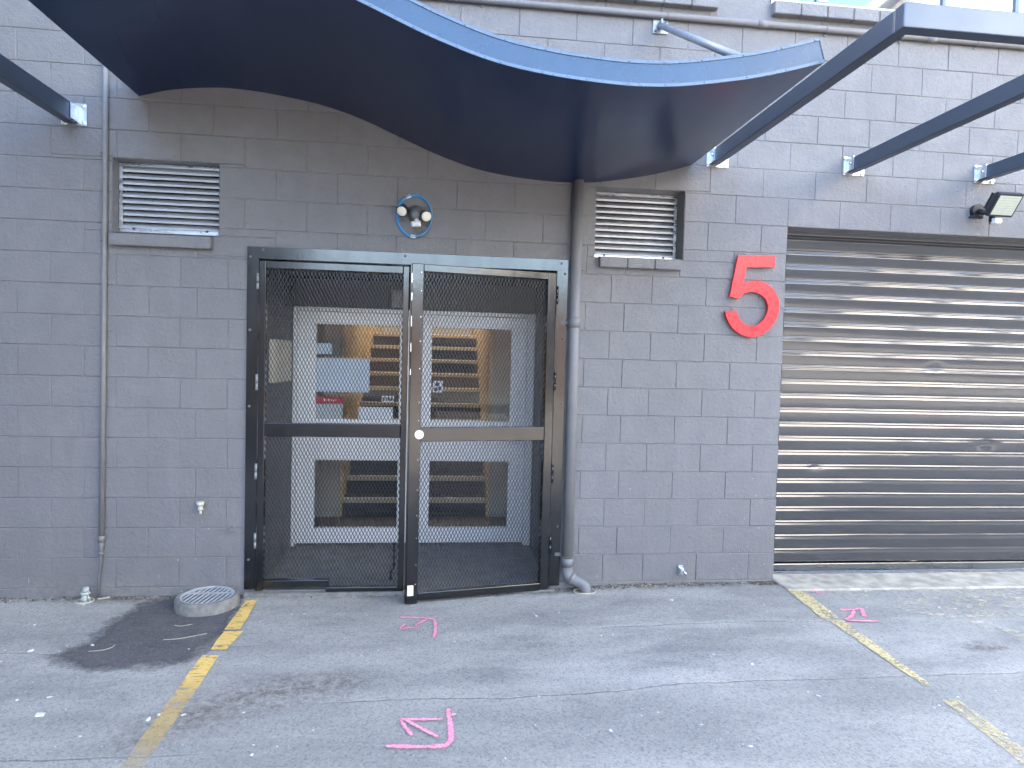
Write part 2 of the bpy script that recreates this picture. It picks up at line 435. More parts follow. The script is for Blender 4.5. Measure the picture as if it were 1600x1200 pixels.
b = B()
strip(b, 1.468, 1.542, -.102, 1.480, 1.570, -.575, n=16); strip(b, 1.486, 1.596, -.60, 1.490, 1.575, -.835, n=10); strip(b, 1.470, 1.560, -.90, 1.508, 1.596, -2.0, n=36)
tag(b.build('parking_line', M['yellow_l']), 'broken bright yellow parking line running out from beside the round drain', 'road marking', 'painted parking lines')
b = B()
strip(b, 5.205, 5.318, -.20, 5.155, 5.275, -.69, n=18); strip(b, 5.188, 5.286, -.72, 5.180, 5.225, -1.53, n=30); strip(b, 5.165, 5.25, -1.66, 5.05, 5.15, -2.6, n=30)
tag(b.build('parking_line', M['yellow_r']), 'dull ochre parking line running out from the corner of the roller door', 'road marking', 'painted parking lines')

def pink(label, lines, w):
    b = B(); b.w = []
    for i, l in enumerate(lines): ribbon(b, l, w*(1 if i == 0 else .8), dz=.006+.0015*i)
    ws = b.w; o = b.build('spray_mark', M['pink'])
    o.data.attributes.new('edge', 'FLOAT', 'POINT').data.foreach_set('value', ws)
    return tag(o, label, 'spray marking', 'pink spray paint marks on the asphalt')
pink('small pink sprayed corner mark just in front of the open gate leaf',
     [[(2.484, -.438), (2.596, -.448), (2.686, -.470), (2.714, -.497), (2.720, -.625), (2.710, -.754)],
      [(2.493, -.631), (2.534, -.612), (2.628, -.596)], [(2.504, -.615), (2.539, -.543)], [(2.585, -.588), (2.678, -.474)]], .022)
pink('larger pink sprayed corner mark with an arrow, nearest the camera',
     [[(2.519, -1.785), (2.651, -1.799), (2.760, -1.801), (2.793, -1.773), (2.800, -1.737), (2.795, -1.638), (2.787, -1.507)],
      [(2.633, -1.726), (2.595, -1.648), (2.572, -1.590)], [(2.572, -1.594), (2.643, -1.600), (2.766, -1.608)], [(2.598, -1.603), (2.645, -1.651), (2.747, -1.749)], [(2.799, -1.581), (2.825, -1.576)]], .024)
pink('ragged pink sprayed mark beside the ochre line at the roller door',
     [[(5.362, -.563), (5.466, -.559), (5.514, -.555), (5.470, -.65), (5.452, -.677)],
      [(5.457, -.572), (5.367, -.673), (5.292, -.720)], [(5.292, -.722), (5.362, -.743), (5.500, -.754)]], .03)
pink('faint pink sprayed squiggle right at the concrete sill of the roller door', [[(5.36, -.235), (5.407, -.222), (5.397, -.253), (5.448, -.286)]], .02)

def patch(name, mat, poly, dz, cell=.035, soft=.12, kind='structure'):
    """a stain: a thin sheet over the asphalt whose edge weight falls off towards its outline"""
    from mathutils.geometry import intersect_point_line
    P = [V(x, y, 0) for x, y in poly]; n = len(P)
    def inside(x, y):
        c = False
        for i in range(n):
            a, d = P[i], P[i-1]
            if (a.y > y) != (d.y > y) and x < (d.x-a.x)*(y-a.y)/(d.y-a.y)+a.x: c = not c
        return c
    def dist(x, y):
        q = V(x, y, 0); best = 9
        for i in range(n):
            a, d = P[i-1], P[i]; ab = d-a; t = max(0, min(1, (q-a).dot(ab)/max(ab.length_squared, 1e-9)))
            best = min(best, (q-a-ab*t).length)
        return best
    x0, x1 = min(p.x for p in P)-soft, max(p.x for p in P)+soft; y0, y1 = min(p.y for p in P)-soft, max(p.y for p in P)+soft
    y1 = min(y1, -.003)
    nx, ny = int((x1-x0)/cell)+1, int((y1-y0)/cell)+1
    b = B(); w = []
    vs = []
    for j in range(ny+1):
        for i in range(nx+1):
            x, y = x0+(x1-x0)*i/nx, y0+(y1-y0)*j/ny
            d = dist(x, y); d = d if inside(x, y) else -d
            w.append(max(0, min(1, .5+d/soft*.5))); vs.append(b.bm.verts.new((x, y, gz(x, y)+dz)))
    for j in range(ny):
        for i in range(nx):
            q = [j*(nx+1)+i, j*(nx+1)+i+1, (j+1)*(nx+1)+i+1, (j+1)*(nx+1)+i]
            if max(w[k] for k in q) > .02: b.bm.faces.new([vs[k] for k in q])
    b.bm.verts.index_update()
    ob = b.build(name, mat)
    at = ob.data.attributes.new('edge', 'FLOAT', 'POINT')
    at.data.foreach_set('value', w)
    ob['kind'] = kind
    return ob
patch('damp_soil_patch', M['damp'], [(.729, -.876), (.741, -.81), (.814, -.712), (.80, -.541), (.80, -.304), (.85, -.149), (.95, -.04), (1.042, .007), (1.40, .0), (1.446, -.232), (1.479, -.575), (1.45, -.80), (1.399, -.934), (1.297, -1.0), (1.113, -1.011), (.992, -1.018), (.862, -.976)], .0025)
patch('brown_dirt_patch', M['brown'], [(1.47, -1.66), (1.56, -1.42), (1.72, -1.30), (1.95, -1.22), (2.25, -1.20), (2.3, -1.26), (2.1, -1.34), (1.88, -1.42), (1.70, -1.55)], .003, soft=.2)
patch('brown_dirt_patch', M['brown'], [(5.78, -1.12), (5.9, -1.08), (6.0, -1.12), (5.95, -1.18), (5.82, -1.17)], .003, soft=.08)
patch('brown_dirt_patch', M['brown'], [(3.35, -.01), (5.2, -.01), (5.2, -.05), (4.4, -.07), (3.9, -.06), (3.5, -.09)], .003, soft=.08)
patch('brown_dirt_patch', M['brown'], [(.2, -.01), (1.1, -.01), (1.0, -.06), (.6, -.09), (.3, -.05)], .0032, soft=.08)
o = patch('worn_cream_marking', M['cream_worn'], [(5.55, -.32), (5.75, -.42), (5.88, -.60), (6.1, -.68), (7.6, -.68), (7.6, -.27), (5.9, -.26)], .003, soft=.05)
tag(o, 'flaked remains of cream paint on the asphalt before the roller door', 'road marking'); del o['kind']
b = B(); strip(b, 6.02, 6.2, -.78, 6.3, 6.55, -1.35, n=14)
tag(b.build('parking_line', M['cream_worn']), 'nearly worn away pale line at the right edge, clear of the roller door', 'road marking', 'painted parking lines')

# concrete sill under the roller door
b = B(); b.box(5.203, 16, -.205, .30, -.08, .014, .010)
structure(b.build('concrete_sill', M['apron']))

# loose debris
def pebbles(name, n, mat, area, smin, smax, seed, flat=.5):
    rnd = random.Random(seed); b = B()
    for _ in range(n):
        x, y = area(rnd); s = smin+(smax-smin)*rnd.random()**3
        t = bmesh.new(); bmesh.ops.create_icosphere(t, subdivisions=1, radius=s)
        for v in t.verts: v.co *= .65+.6*rnd.random()
        T = Matrix.Translation((x, y, gz(x, y)+s*flat*.3)) @ Matrix.Rotation(rnd.random()*6.3, 4, 'Z') @ Matrix.Diagonal((1+rnd.random()*.7, .7+rnd.random()*.4, flat, 1))
        b.merge(t, T)
    o = b.build(name, mat); o['kind'] = 'stuff'; return o
pebbles('stone_grit', 430, M['stone'], lambda r: (r.uniform(-.2, 7.2), -.03-2.4*r.random()**1.3), .0022, .0085, 3)
pebbles('leaf_litter', 900, M['litter'], lambda r: (r.choice([r.uniform(3.66, 5.2), r.uniform(3.66, 4.4), r.uniform(5.0, 5.22), r.uniform(5.02, 5.22), r.uniform(-.3, 1.05), r.uniform(1.45, 3.6)]), -.008-.07*r.random()**2), .003, .010, 5, .6)
pebbles('soil_grit', 260, M['twig'], lambda r: (r.uniform(.75, 1.5), -.1-.9*r.random()), .0015, .005, 8)
chips = [(.98, -1.46, .020), (1.461, -1.51, .013), (1.488, -1.478, .010), (1.600, -1.483, .009), (.837, -.744, .011), (.55, -.80, .012), (3.36, -.46, .009), (4.30, -.33, .012), (.93, -1.30, .010), (5.28, -.58, .010), (3.5, -1.75, .009), (4.05, -1.95, .008)]
for i, (x, y, s) in enumerate(chips):
    rnd = random.Random(50+i); t = bmesh.new(); bmesh.ops.create_icosphere(t, subdivisions=2, radius=s)
    for v in t.verts: v.co *= .8+.35*mnoise.noise(v.co*70+V(i, 0, 0))
    bb = B(); bb.merge(t, Matrix.Translation((x, y, gz(x, y)+s*.3)) @ Matrix.Rotation(rnd.random()*6, 4, 'Z') @ Matrix.Diagonal((1.5, .9, .55, 1)))
    tag(bb.build('stone_chip', M['stone']), 'small pale stone chip lying loose on the asphalt', 'stone', 'pale stone chips on the asphalt')
for i, (pts, lb) in enumerate(([[(1.17, -.50), (1.21, -.515), (1.27, -.49)], 'short dry twig lying on the damp patch, nearer the drain'], [[(1.19, -.70), (1.27, -.69), (1.36, -.65), (1.40, -.63)], 'long dry twig lying on the damp patch beside the yellow line'], [[(.86, -.83), (.92, -.82), (.955, -.79), (.958, -.75)], 'bent dry twig at the outer edge of the damp patch'])):
    b = B(); b.tube([(p.x, p.y, gz(p.x, p.y)+.007) for p in catmull([V(x, y, 0) for x, y in pts], 5)], .0025, 6)
    tag(b.build('dry_twig', M['twig']), lb, 'twig', 'dry twigs on the damp patch')

# ------------------------------------------------------------------ the building
BLD = thing('block_building', 'charcoal painted concrete block building with a roller door and a caged entrance', 'building', (0, 0, 0))
ZJ = .215
X0, X1, ZT = -7.0, 15.0, 6.015
openings = [(1.492, 3.518, -.3, 2.232), (.573, 1.237, 2.365, 2.838), (3.777, 4.420, 2.335, 2.830), (5.203, 9.2, -.3, 2.614),
            (.60, 4.60, 4.19, 5.5), (5.007, 9.0, 4.19, 5.5)]
def cut(rects, o):
    out = []
    for x0, x1, z0, z1 in rects:
        a0, a1, c0, c1 = o
        if a1 <= x0 or a0 >= x1 or c1 <= z0 or c0 >= z1: out.append((x0, x1, z0, z1)); continue
        if c0 > z0: out.append((x0, x1, z0, c0))
        if c1 < z1: out.append((x0, x1, c1, z1))
        m0, m1 = max(z0, c0), min(z1, c1)
        if a0 > x0: out.append((x0, a0, m0, m1))
        if a1 < x1: out.append((a1, x1, m0, m1))
    return [r for r in out if r[1]-r[0] > .012 and r[3]-r[2] > .012]
wall = B(); rnd = random.Random(11)
G_, DP = .0062, .0046
def block(x0, x1, z0, z1, r):
    dy = r.uniform(-.0012, .0012); tx, tz = r.uniform(-.004, .004), r.uniform(-.004, .004)
    cx, cz = (x0+x1)/2, (z0+z1)/2
    g1 = G_*r.uniform(.55, 1.15); g2 = G_*r.uniform(.55, 1.15); g3 = G_*r.uniform(.5, 1.1); g4 = G_*r.uniform(.5, 1.1)
    def y(x, z): return dy+(x-cx)*tx*.6+(z-cz)*tz
    o = [(x0, DP, z0), (x1, DP, z0), (x1, DP, z1), (x0, DP, z1)]
    mid = [(x0+g3*.4, .0034, z0+g1*.4), (x1-g4*.4, .0034, z0+g1*.45), (x1-g4*.4, .0034, z1-g2*.45), (x0+g3*.4, .0034, z1-g2*.45)]
    i = [(x0+g3, 0, z0+g1), (x1-g4, 0, z0+g1), (x1-g4, 0, z1-g2), (x0+g3, 0, z1-g2)]
    i = [(x, y(x, z), z) for x, _, z in i]
    vo = [wall.bm.verts.new(p) for p in o]; vm = [wall.bm.verts.new(p) for p in mid]; vi = [wall.bm.verts.new(p) for p in i]
    for k in range(4):
        wall.bm.faces.new([vo[k], vo[(k+1) % 4], vm[(k+1) % 4], vm[k]]); wall.bm.faces.new([vm[k], vm[(k+1) % 4], vi[(k+1) % 4], vi[k]])
    wall.bm.faces.new(vi)
for j in range(-2, 32):
    z0, z1 = ZJ+.2*j, min(ZT, ZJ+.2*(j+1))
    even = j % 2 == 0
    cs = [k*.4+(0 if even else .2) for k in range(-18, 39)]
    if z1 < 2.45:      # three-quarter blocks towards the door jambs
        if even: cs = [c for c in cs if not 1.1 < c < 1.45] + [1.1]
        else: cs = [c for c in cs if not 1.3 < c < 1.45] + [1.3]
        if even: cs = [c for c in cs if not 3.5 < c < 3.99] + [3.72]
        else: cs = [c for c in cs if not 3.5 < c < 4.19] + [3.90]
        if 2.35 < z1: pass
    cs = sorted(set(max(X0, min(X1, c)) for c in cs+[X0, X1]))
    for a, c in zip(cs, cs[1:]):
        rects = [(a, c, z0, z1)]
        for o in openings: rects = cut(rects, o)
        for rct in rects: block(*rct, rnd)
# reveals of the openings
def reveal(b, o, depth):
    a0, a1, c0, c1 = o
    for q in ([(a0, 0.004, c0), (a0, depth, c0), (a0, depth, c1), (a0, 0.004, c1)], [(a1, 0.004, c0), (a1, depth, c0), (a1, depth, c1), (a1, 0.004, c1)],
              [(a0, 0.004, c1), (a0, depth, c1), (a1, depth, c1), (a1, 0.004, c1)], [(a0, 0.004, c0), (a0, depth, c0), (a1, depth, c0), (a1, 0.004, c0)]):
        b.face(q)
for k in (1, 2, 3, 4, 5): reveal(wall, openings[k], .205)
wall_o = wall.build('block_wall', M['wall'], BLD)
# backing behind the blocks, the other walls and the roof
b = B()
rects = [(X0, X1, -.3, ZT)]
for o in openings: rects = cut(rects, o)
for x0, x1, z0, z1 in rects: b.face([(x0, .2, z0), (x1, .2, z0), (x1, .2, z1), (x0, .2, z1)])
b.box(X0, X0+.2, .0, 11, -.3, ZT); b.box(X1-.2, X1, .0, 11, -.3, ZT); b.box(X0, X1, 11, 11.2, -.3, ZT)
b.build('side_wall', M['wall'], BLD)
b = B()
for x0, x1, y0, y1 in ((X0-.1, 1.75, -.02, 11.3), (3.21, X1+.1, -.02, 11.3), (1.75, 3.21, -.02, 3.15), (1.75, 3.21, 6.2, 11.3)): b.box(x0, x1, y0, y1, ZT+.01, ZT+.09)  # gap over the stairs is an added opening that lets light into the hall
b.build('roof', M['roof'], BLD)

# sills
def sill(x0, x1, z0, z1, n, out=.05, sl=.012):
    b = B(); w = (x1-x0)/n
    for k in range(n):
        t = bmesh.new(); bmesh.ops.create_cube(t, size=1)
        for v in t.verts:
            v.co = V(x0+w*(k+.5)+v.co.x*(w-.004), -out/2+.01+v.co.y*(out+.02), (z0+z1)/2+v.co.z*(z1-z0)-(sl if (v.co.y < 0 and v.co.z > 0) else 0))
        bmesh.ops.bevel(t, geom=t.edges[:], offset=.004, segments=2, affect='EDGES'); b.merge(t)
    return b.build('window_sill', M['wall'], BLD)
sill(.573, 1.207, 2.270, 2.358, 1); sill(3.805, 4.400, 2.262, 2.345, 3)
sill(.60, 4.60, 4.095, 4.192, 20, .055); sill(5.007, 9.0, 4.095, 4.192, 20, .055)

# louvre vents
def louvre(o, depth, label):
    x0, x1, z0, z1 = o; f = .026
    fr = B()
    fr.box(x0+.002, x0+f, depth-.03, depth+.03, z0+.002, z1-.002, .002); fr.box(x1-f, x1-.002, depth-.03, depth+.03, z0+.002, z1-.002, .002)
    fr.box(x0+f, x1-f, depth-.028, depth+.03, z1-f, z1-.002, .002); fr.box(x0+f, x1-f, depth-.036, depth+.03, z0+.002, z0+f+.012, .002)
    # sloping flashing at the foot
    fr.face([(x0+.002, depth-.032, z0+.012), (x1-.002, depth-.032, z0+.012), (x1-.002, -.012, z0-.006), (x0+.002, -.012, z0-.006)])
    ob = fr.build('louvre_vent', M['alu'], BLD, label=label)
    s = B(); n = 10; zz0, zz1 = z0+f+.012, z1-f; p = (zz1-zz0)/n
    for k in range(n):
        za = zz0+p*k
        prof = [(depth-.028, za+.002), (depth-.031, za+.015), (depth-.025, za+.017), (depth+.018, za+p*1.12), (depth+.022, za+p*1.12), (depth-.020, za+.004)]
        N_ = 16; rings = []
        for q in range(N_+1):
            x = x0+f+(x1-x0-2*f)*q/N_; w = .0012*mnoise.noise(V(x*5, k*3.1, z0))
            rings.append([s.bm.verts.new((x, yy, z+w)) for yy, z in prof])
        for a, c in zip(rings, rings[1:]):
            for m_ in range(len(prof)): s.bm.faces.new([a[m_], a[(m_+1) % 6], c[(m_+1) % 6], c[m_]])
    s.build('louvre_blades', M['slat'], ob)
    d = B(); d.face([(x0, depth+.04, z0), (x1, depth+.04, z0), (x1, depth+.04, z1), (x0, depth+.04, z1)]); d.build('vent_screen', M['dark'], ob)
    for xx in (x0+.10, x1-.10):
        c = B(); c.box(xx-.008, xx+.008, depth-.040, depth-.036, z0+f+.004, z0+f+.016); c.build('clip', M['black_plastic'], ob)
louvre(openings[1], .115, 'aluminium louvre vent left of the gate, above the left tall pipe')
louvre(openings[2], .165, 'aluminium louvre vent right of the downpipe, beside the red number')

# upper windows
for (x0, x1, z0, z1), lb in ((openings[4], 'upper window above the curved canopy'), (openings[5], 'upper window with pale frame above the roller door')):
    f = B(); d = .045
    f.box(x0+.002, x1-.002, d, d+.06, z0+.004, z0+.062, .004); f.box(x0+.002, x1-.002, d, d+.06, z1-.06, z1-.002, .004)
    xsplit = [x0, x0+.42, x0+1.42, x0+2.02, x0+3.0, x1]
    for i, xx in enumerate(xsplit):
        w = .035; f.box(max(x0+.002, xx-w), min(x1-.002, xx+w), d-.004, d+.056, z0+.063, z1-.061, .004)
    fo = f.build('window', M['window_frame'], BLD, label=lb)
    p = B(); p.box(x0+.01, x1-.01, d+.03, d+.04, z0+.03, z1-.03); p.build('pane', M['win_glass'], fo)

# roller door
rx0, rx1, rz0, rz1, ry = 5.19, 9.215, .016, 2.68, .165
prof = []; PITCH = .1085
zc = rz0+.082
k = 0
while zc < rz1:
    for dz, dp in ((0, .0078), (.0015, .0085), (.004, .0090), (.034, .0119), (.064, .0148), (.0668, .0149), (.070, .0139), (.078, .0113), (.084, .0092), (.0862, .0087), (.0870, .0098), (.0885, .0114), (.0905, .0113), (.095, .0097), (.101, .0070), (.1045, .0054), (.1060, .0056), (.1075, .0080)):
        prof.append((zc+dz, dp))
    zc += PITCH; k += 1
prof = [(z, d) for z, d in prof if z < rz1]
r = B(); nx = 150; rows = []
DENT = [(7.02, 1.02, .07, .03, .016), (6.08, .47, .05, .02, .010), (6.55, 1.62, .06, .025, .007), (5.6, .83, .05, .02, .006)]
def dent(x, z): return sum(a*math.exp(-((x-cx_)/wx)**2-((z-cz_)/wz)**2) for cx_, cz_, wx, wz, a in DENT)
for z, d in prof:
    row = []
    for i in range(nx+1):
        x = rx0+(rx1-rx0)*i/nx
        row.append(r.bm.verts.new((x, ry-d+dent(x, z)+.0035*mnoise.noise(V(x*.9, z*.8, 1))+.0008*mnoise.noise(V(x*5, z*9, 4)), z+.0016*mnoise.noise(V(x*1.6, z*2, 7)))))
    rows.append(row)
for a, c in zip(rows, rows[1:]):
    for i in range(nx):
        f = r.bm.faces.new([a[i], a[i+1], c[i+1], c[i]]); f.smooth = True
rd = r.build('roller_door', M['roller'], BLD, label='dark grey corrugated steel roller door, closed, at the right')
b = B()
b.box(rx0, rx1, ry-.034, ry+.01, rz0+.020, rz0+.074, .006, seg=2); b.box(rx0, rx1, ry-.046, ry+.008, rz0+.003, rz0+.0195, .003)
b.build('bottom_rail', M['rail'], rd)
b = B(); pr = None
for i in range(441):
    x = rx0+i*.00912; h = rz0+.010+.006*mnoise.noise(V(x*21, 0, 0))+.003*mnoise.noise(V(x*60, 3, 0)); yq = ry-.050+.004*mnoise.noise(V(x*17, 9, 0))
    q = [b.bm.verts.new(p) for p in ((x, yq, rz0-.001), (x, yq-.003, h), (x, yq+.004, h), (x, yq+.004, rz0-.001))]
    if pr:
        for k in range(4): b.bm.faces.new([pr[k], pr[(k+1) % 4], q[(k+1) % 4], q[k]])
    pr = q
b.build('weather_seal', M['zinc'], rd)

# the recess behind the gate
b = B()
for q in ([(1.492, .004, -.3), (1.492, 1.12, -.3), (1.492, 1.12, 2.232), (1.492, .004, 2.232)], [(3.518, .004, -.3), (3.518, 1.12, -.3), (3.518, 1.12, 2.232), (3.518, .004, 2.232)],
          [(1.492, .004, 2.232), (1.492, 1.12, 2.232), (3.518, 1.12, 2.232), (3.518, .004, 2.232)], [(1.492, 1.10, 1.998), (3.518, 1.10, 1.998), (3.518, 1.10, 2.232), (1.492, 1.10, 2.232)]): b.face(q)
b.build('recess_wall', M['shade_paint'], BLD)
b = B(); b.box(1.493, 3.517, .0, 1.12, -.2, -.018, .004); b.build('recess_floor', M['recess_floor'], BLD)
b = B(); b.box(1.43, 3.55, -.055, -.001, -.12, -.022, .006); b.build('door_step', M['concrete'], BLD)

# entrance doors
yd = 1.045
ED = B()
ED.box(1.494, 1.524, yd-.03, yd+.05, -.017, 1.992, .003); ED.box(3.452, 3.516, yd-.03, yd+.05, -.017, 1.992, .003); ED.box(1.5245, 3.4515, yd-.03, yd+.05, 1.958, 1.992, .003)
edoor = ED.build('entrance_door', M['white_door'], BLD, label='pale grey aluminium framed double entrance doors behind the mesh gate')
def leaf(x0, x1, g0, g1):
    l = B(); ya, yb = yd-.012, yd+.034
    l.box(x0, g0, ya, yb, .006, 1.954, .003); l.box(g1, x1, ya, yb, .006, 1.954, .003)
    l.box(g0+.0005, g1-.0005, ya+.001, yb, 1.852, 1.954, .003); l.box(g0+.0005, g1-.0005, ya+.001, yb, .712, 1.060, .003); l.box(g0+.0005, g1-.0005, ya+.001, yb, .006, .138, .003)
    l.build('door_leaf', M['white_door'], edoor)
    p = B()
    for z0, z1 in ((.130, .720), (1.052, 1.860)): p.face([(g0-.01, yd+.01, z0), (g1+.01, yd+.01, z0), (g1+.01, yd+.01, z1), (g0-.01, yd+.01, z1)])
    p.build('pane', M['glass'], edoor)
leaf(1.527, 2.492, 1.679, 2.366); leaf(2.497, 3.449, 2.636, 3.311)
b = B(); b.box(2.488, 2.501, yd-.018, yd-.0125, .006, 1.954, .002); b.build('meeting_seal', M['grey_plastic'], edoor)
b = B(); b.tube([(2.55, yd-.055, .86), (2.55, yd-.055, 1.02)], .009, 10); b.tube([(2.55, yd-.055, .88), (2.55, yd-.01, .88)], .006, 8); b.tube([(2.55, yd-.055, 1.0), (2.55, yd-.01, 1.0)], .006, 8)
b.build('handle', M['alu'], edoor)

# hall and stair behind the doors
hx0, hx1, sx0, sx1, sy = 1.30, 3.72, 1.765, 3.20, 2.02
b = B()
b.face([(hx0, 1.1, -.02), (hx0, sy, -.02), (hx0, sy, 2.6), (hx0, 1.1, 2.6)]); b.face([(hx1, 1.1, -.02), (hx1, sy, -.02), (hx1, sy, 2.6), (hx1, 1.1, 2.6)])
b.face([(hx0, sy, -.02), (sx0, sy, -.02), (sx0, sy, 2.6), (hx0, sy, 2.6)]); b.face([(sx1, sy, -.02), (hx1, sy, -.02), (hx1, sy, 2.6), (sx1, sy, 2.6)])
b.face([(hx0, 1.1, 2.6), (hx1, 1.1, 2.6), (hx1, 3.1, 2.6), (hx0, 3.1, 2.6)])
b.face([(sx0, 3.1, 2.6), (sx1, 3.1, 2.6), (sx1, 3.1, ZT), (sx0, 3.1, ZT)])
b.face([(sx0, 6.2, 1.9), (sx1, 6.2, 1.9), (sx1, 6.2, ZT), (sx0, 6.2, ZT)])
b.face([(hx0, 1.11, 1.99), (hx1, 1.11, 1.99), (hx1, 1.11, 2.6), (hx0, 1.11, 2.6)])
for x in (sx0, sx1): b.face([(x, sy+.3, 2.602), (x, 6.2, 2.602), (x, 6.2, ZT), (x, sy+.3, ZT)])
b.build('hall_wall', M['hall_wall'], BLD)
b = B(); b.face([(hx0, 1.121, -.015), (hx1, 1.121, -.015), (hx1, sy+.05, -.015), (hx0, sy+.05, -.015)]); b.build('hall_floor', M['hall_floor'], BLD)
b = B()
b.box(sx0-.03, sx0, sy-.025, 6.19, -.01, 2.60, .004); b.box(sx1, sx1+.03, sy-.025, 6.19, -.01, 2.60, .004)
b.build('timber_lining', M['ply'], BLD, label='honey coloured plywood lining either side of the stairs')
ST = B(); NOS = []; rise, run = .175, .26
for n_ in range(1, 12):
    y0 = sy+run*(n_-1); ST.box(sx0+.001, sx1-.001, y0, y0+run+.02 if n_ < 11 else 6.19, rise*(n_-1)-.02, rise*n_-.004)
    NOS.append(B().box(sx0+.002, sx1-.002, y0-.012, y0+.05, rise*n_-.048, rise*n_, .006))
so = ST.build('staircase', M['carpet'], BLD, label='dark carpeted stairs with tan nosings behind the glass')
for NO in NOS: NO.build('stair_nosing', M['nosing'], so)

# notices on the glass
def card(name, label, x0, x1, z0, z1, mat, cat='notice', y=yd+.004, marks=None, mm='ink', group='notices stuck on the entrance door glass'):
    t = thing(name, label, cat, ((x0+x1)/2, y, z0), group)
    b = B(); b.box(x0, x1, y, y+.0015, z0, z1); b.build('sheet', M[mat], t)
    if marks:
        k = B()
        for a0, a1, c0, c1 in marks: k.box(x0+(x1-x0)*a0, x0+(x1-x0)*a1, y-.001, y-.0004, z0+(z1-z0)*c0, z0+(z1-z0)*c1)
        k.build('print', M[mm], t)
card('paper_notice', 'large pale blue notice sheet in the upper left door pane', 1.681, 2.117, 1.288, 1.572, 'paper_blue')
card('paper_notice', 'small pale notice in the top left corner of the left door pane', 1.681, 1.805, 1.604, 1.694, 'paper_blue')
card('warning_sign', 'red sign strip with faint white print below the large blue notice', 1.681, 1.897, 1.188, 1.244, 'red_sign', 'sign', marks=[(.28+.09*i, .28+.09*i+.055, .35+.1*(i % 2), .62+.1*((i+1) % 2)) for i in range(6)], mm='white_ink')
card('paper_notice', 'grey notice directly under the red sign on the door glass', 1.681, 1.899, 1.062, 1.184, 'paper_grey')
card('paper_notice', 'white notice low in the left door pane, beside the meeting stile', 2.030, 2.318, 1.062, 1.166, 'paper')
card('sticker', 'small white sticker with dark print above the low white notice', 2.222, 2.324, 1.210, 1.262, 'paper', 'sticker', marks=[(.1, .25, .2, .8), (.32, .42, .2, .8), (.5, .66, .25, .8), (.74, .9, .2, .75)])
card('sticker', 'blue and white sticker at the left edge of the right door pane', 2.650, 2.735, 1.300, 1.400, 'paper', 'sticker', marks=[(.15, .45, .1, .4), (.55, .85, .2, .5), (.3, .6, .55, .85)])

# fittings inside the recess
t = thing('meter_box', 'cream plastic box on the left wall of the recess behind the gate', 'meter box', (1.5, .5, 1.39))
b = B(); b.box(1.4925, 1.535, .28, .80, 1.385, 1.70, .006, seg=2); b.build('housing', M['cream_box'], t)
b = B(); b.box(1.5352, 1.540, .30, .78, 1.40, 1.685, .003); b.build('cover', M['cream_box'], t)
t = thing('sensor_box', 'small grey box fixed above the entrance doors, right of the centre', 'sensor box', (2.35, 1.07, 2.0))  # small sensor housing above the doors
b = B(); b.box(2.285, 2.42, 1.035, 1.098, 2.005, 2.16, .008, seg=2); b.build('housing', M['zinc'], t)

# ------------------------------------------------------------------ security gate
GT = thing('security_gate', 'glossy black steel security gate with mesh leaves, right leaf ajar', 'gate', (2.5, -.03, -.04))
b = B()
ox0, ox1, oz1, ix0, ix1, iz1 = 1.426, 3.588, 2.302, 1.497, 3.514, 2.226
ya, yb = -.014, -.003
b.prism([(ox0, -.004), (ix0, -.004), (ix0, iz1), (ox0, oz1)], ya, yb); b.prism([(ix1, -.004), (ox1, -.004), (ox1, oz1), (ix1, iz1)], ya, yb)
b.prism([(ox0, oz1), (ix0, iz1), (ix1, iz1), (ox1, oz1)], ya, yb)
b.box(ix0-.0025, ix0+.0025, ya+.003, .07, -.004, iz1); b.box(ix1-.0025, ix1+.0025, ya+.003, .07, -.004, iz1); b.box(ix0, ix1, ya+.003, .07, iz1-.001, iz1+.004)
gf = b.build('gate_frame', M['gate'], GT)
for x, z in [(1.445, 2.235), (1.527, 2.284), (2.46, 2.282), (3.54, 2.276), (3.566, 2.205), (1.447, 1.24), (1.452, .20), (3.563, 1.30), (3.566, .42), (1.447, 1.75), (3.563, 1.75)]:
    b = B(); b.disc((x, ya+.001, z), (0, -1, 0), .009, .005, 10, dome=1); b.build('fixing_bolt', M['grey_plastic'], gf)

def expanded(b, s0, s1, z0, z1, y, p=.0118, q=.0480, w=.0024, th=.0028):
    """expanded-metal mesh: zigzag strands along Z between s0 and s1; each strand has width and thickness and leans"""
    n = int(round((s1-s0)/(p/1.0))); p = (s1-s0)/n; m = int(round((z1-z0)/(q/2))); q = (z1-z0)/m*2
    for i in range(n+1):
        sg = 1 if i % 2 == 0 else -1
        pr = None
        for k in range(m+1):
            up = (k % 2 == 0)
            x = s0+i*p + (p*.5-.0007 if up == (i % 2 == 0) else -(p*.5-.0007))
            x = min(s1, max(s0, x)); z = z0+k*q/2
            lean = .0022
            ring = [b.bm.verts.new((x-w/2, y-th/2, z-lean)), b.bm.verts.new((x+w/2, y-th/2, z-lean)), b.bm.verts.new((x+w/2, y+th/2, z+lean)), b.bm.verts.new((x-w/2, y+th/2, z+lean))]
            if pr:
                for c in range(4): b.bm.faces.new([pr[c], pr[(c+1) % 4], ring[(c+1) % 4], ring[c]])
            pr = ring

def cyl_hinge(b, x, y, z, h=.10, r=.0095):
    b.tube([(x, y, z-h/2), (x, y, z-.004)], r, 12); b.tube([(x, y, z+.001), (x, y, z+h/2)], r, 12); b.disc((x, y, z+h/2), (0, 0, 1), r*.9, .006, 12, dome=1)

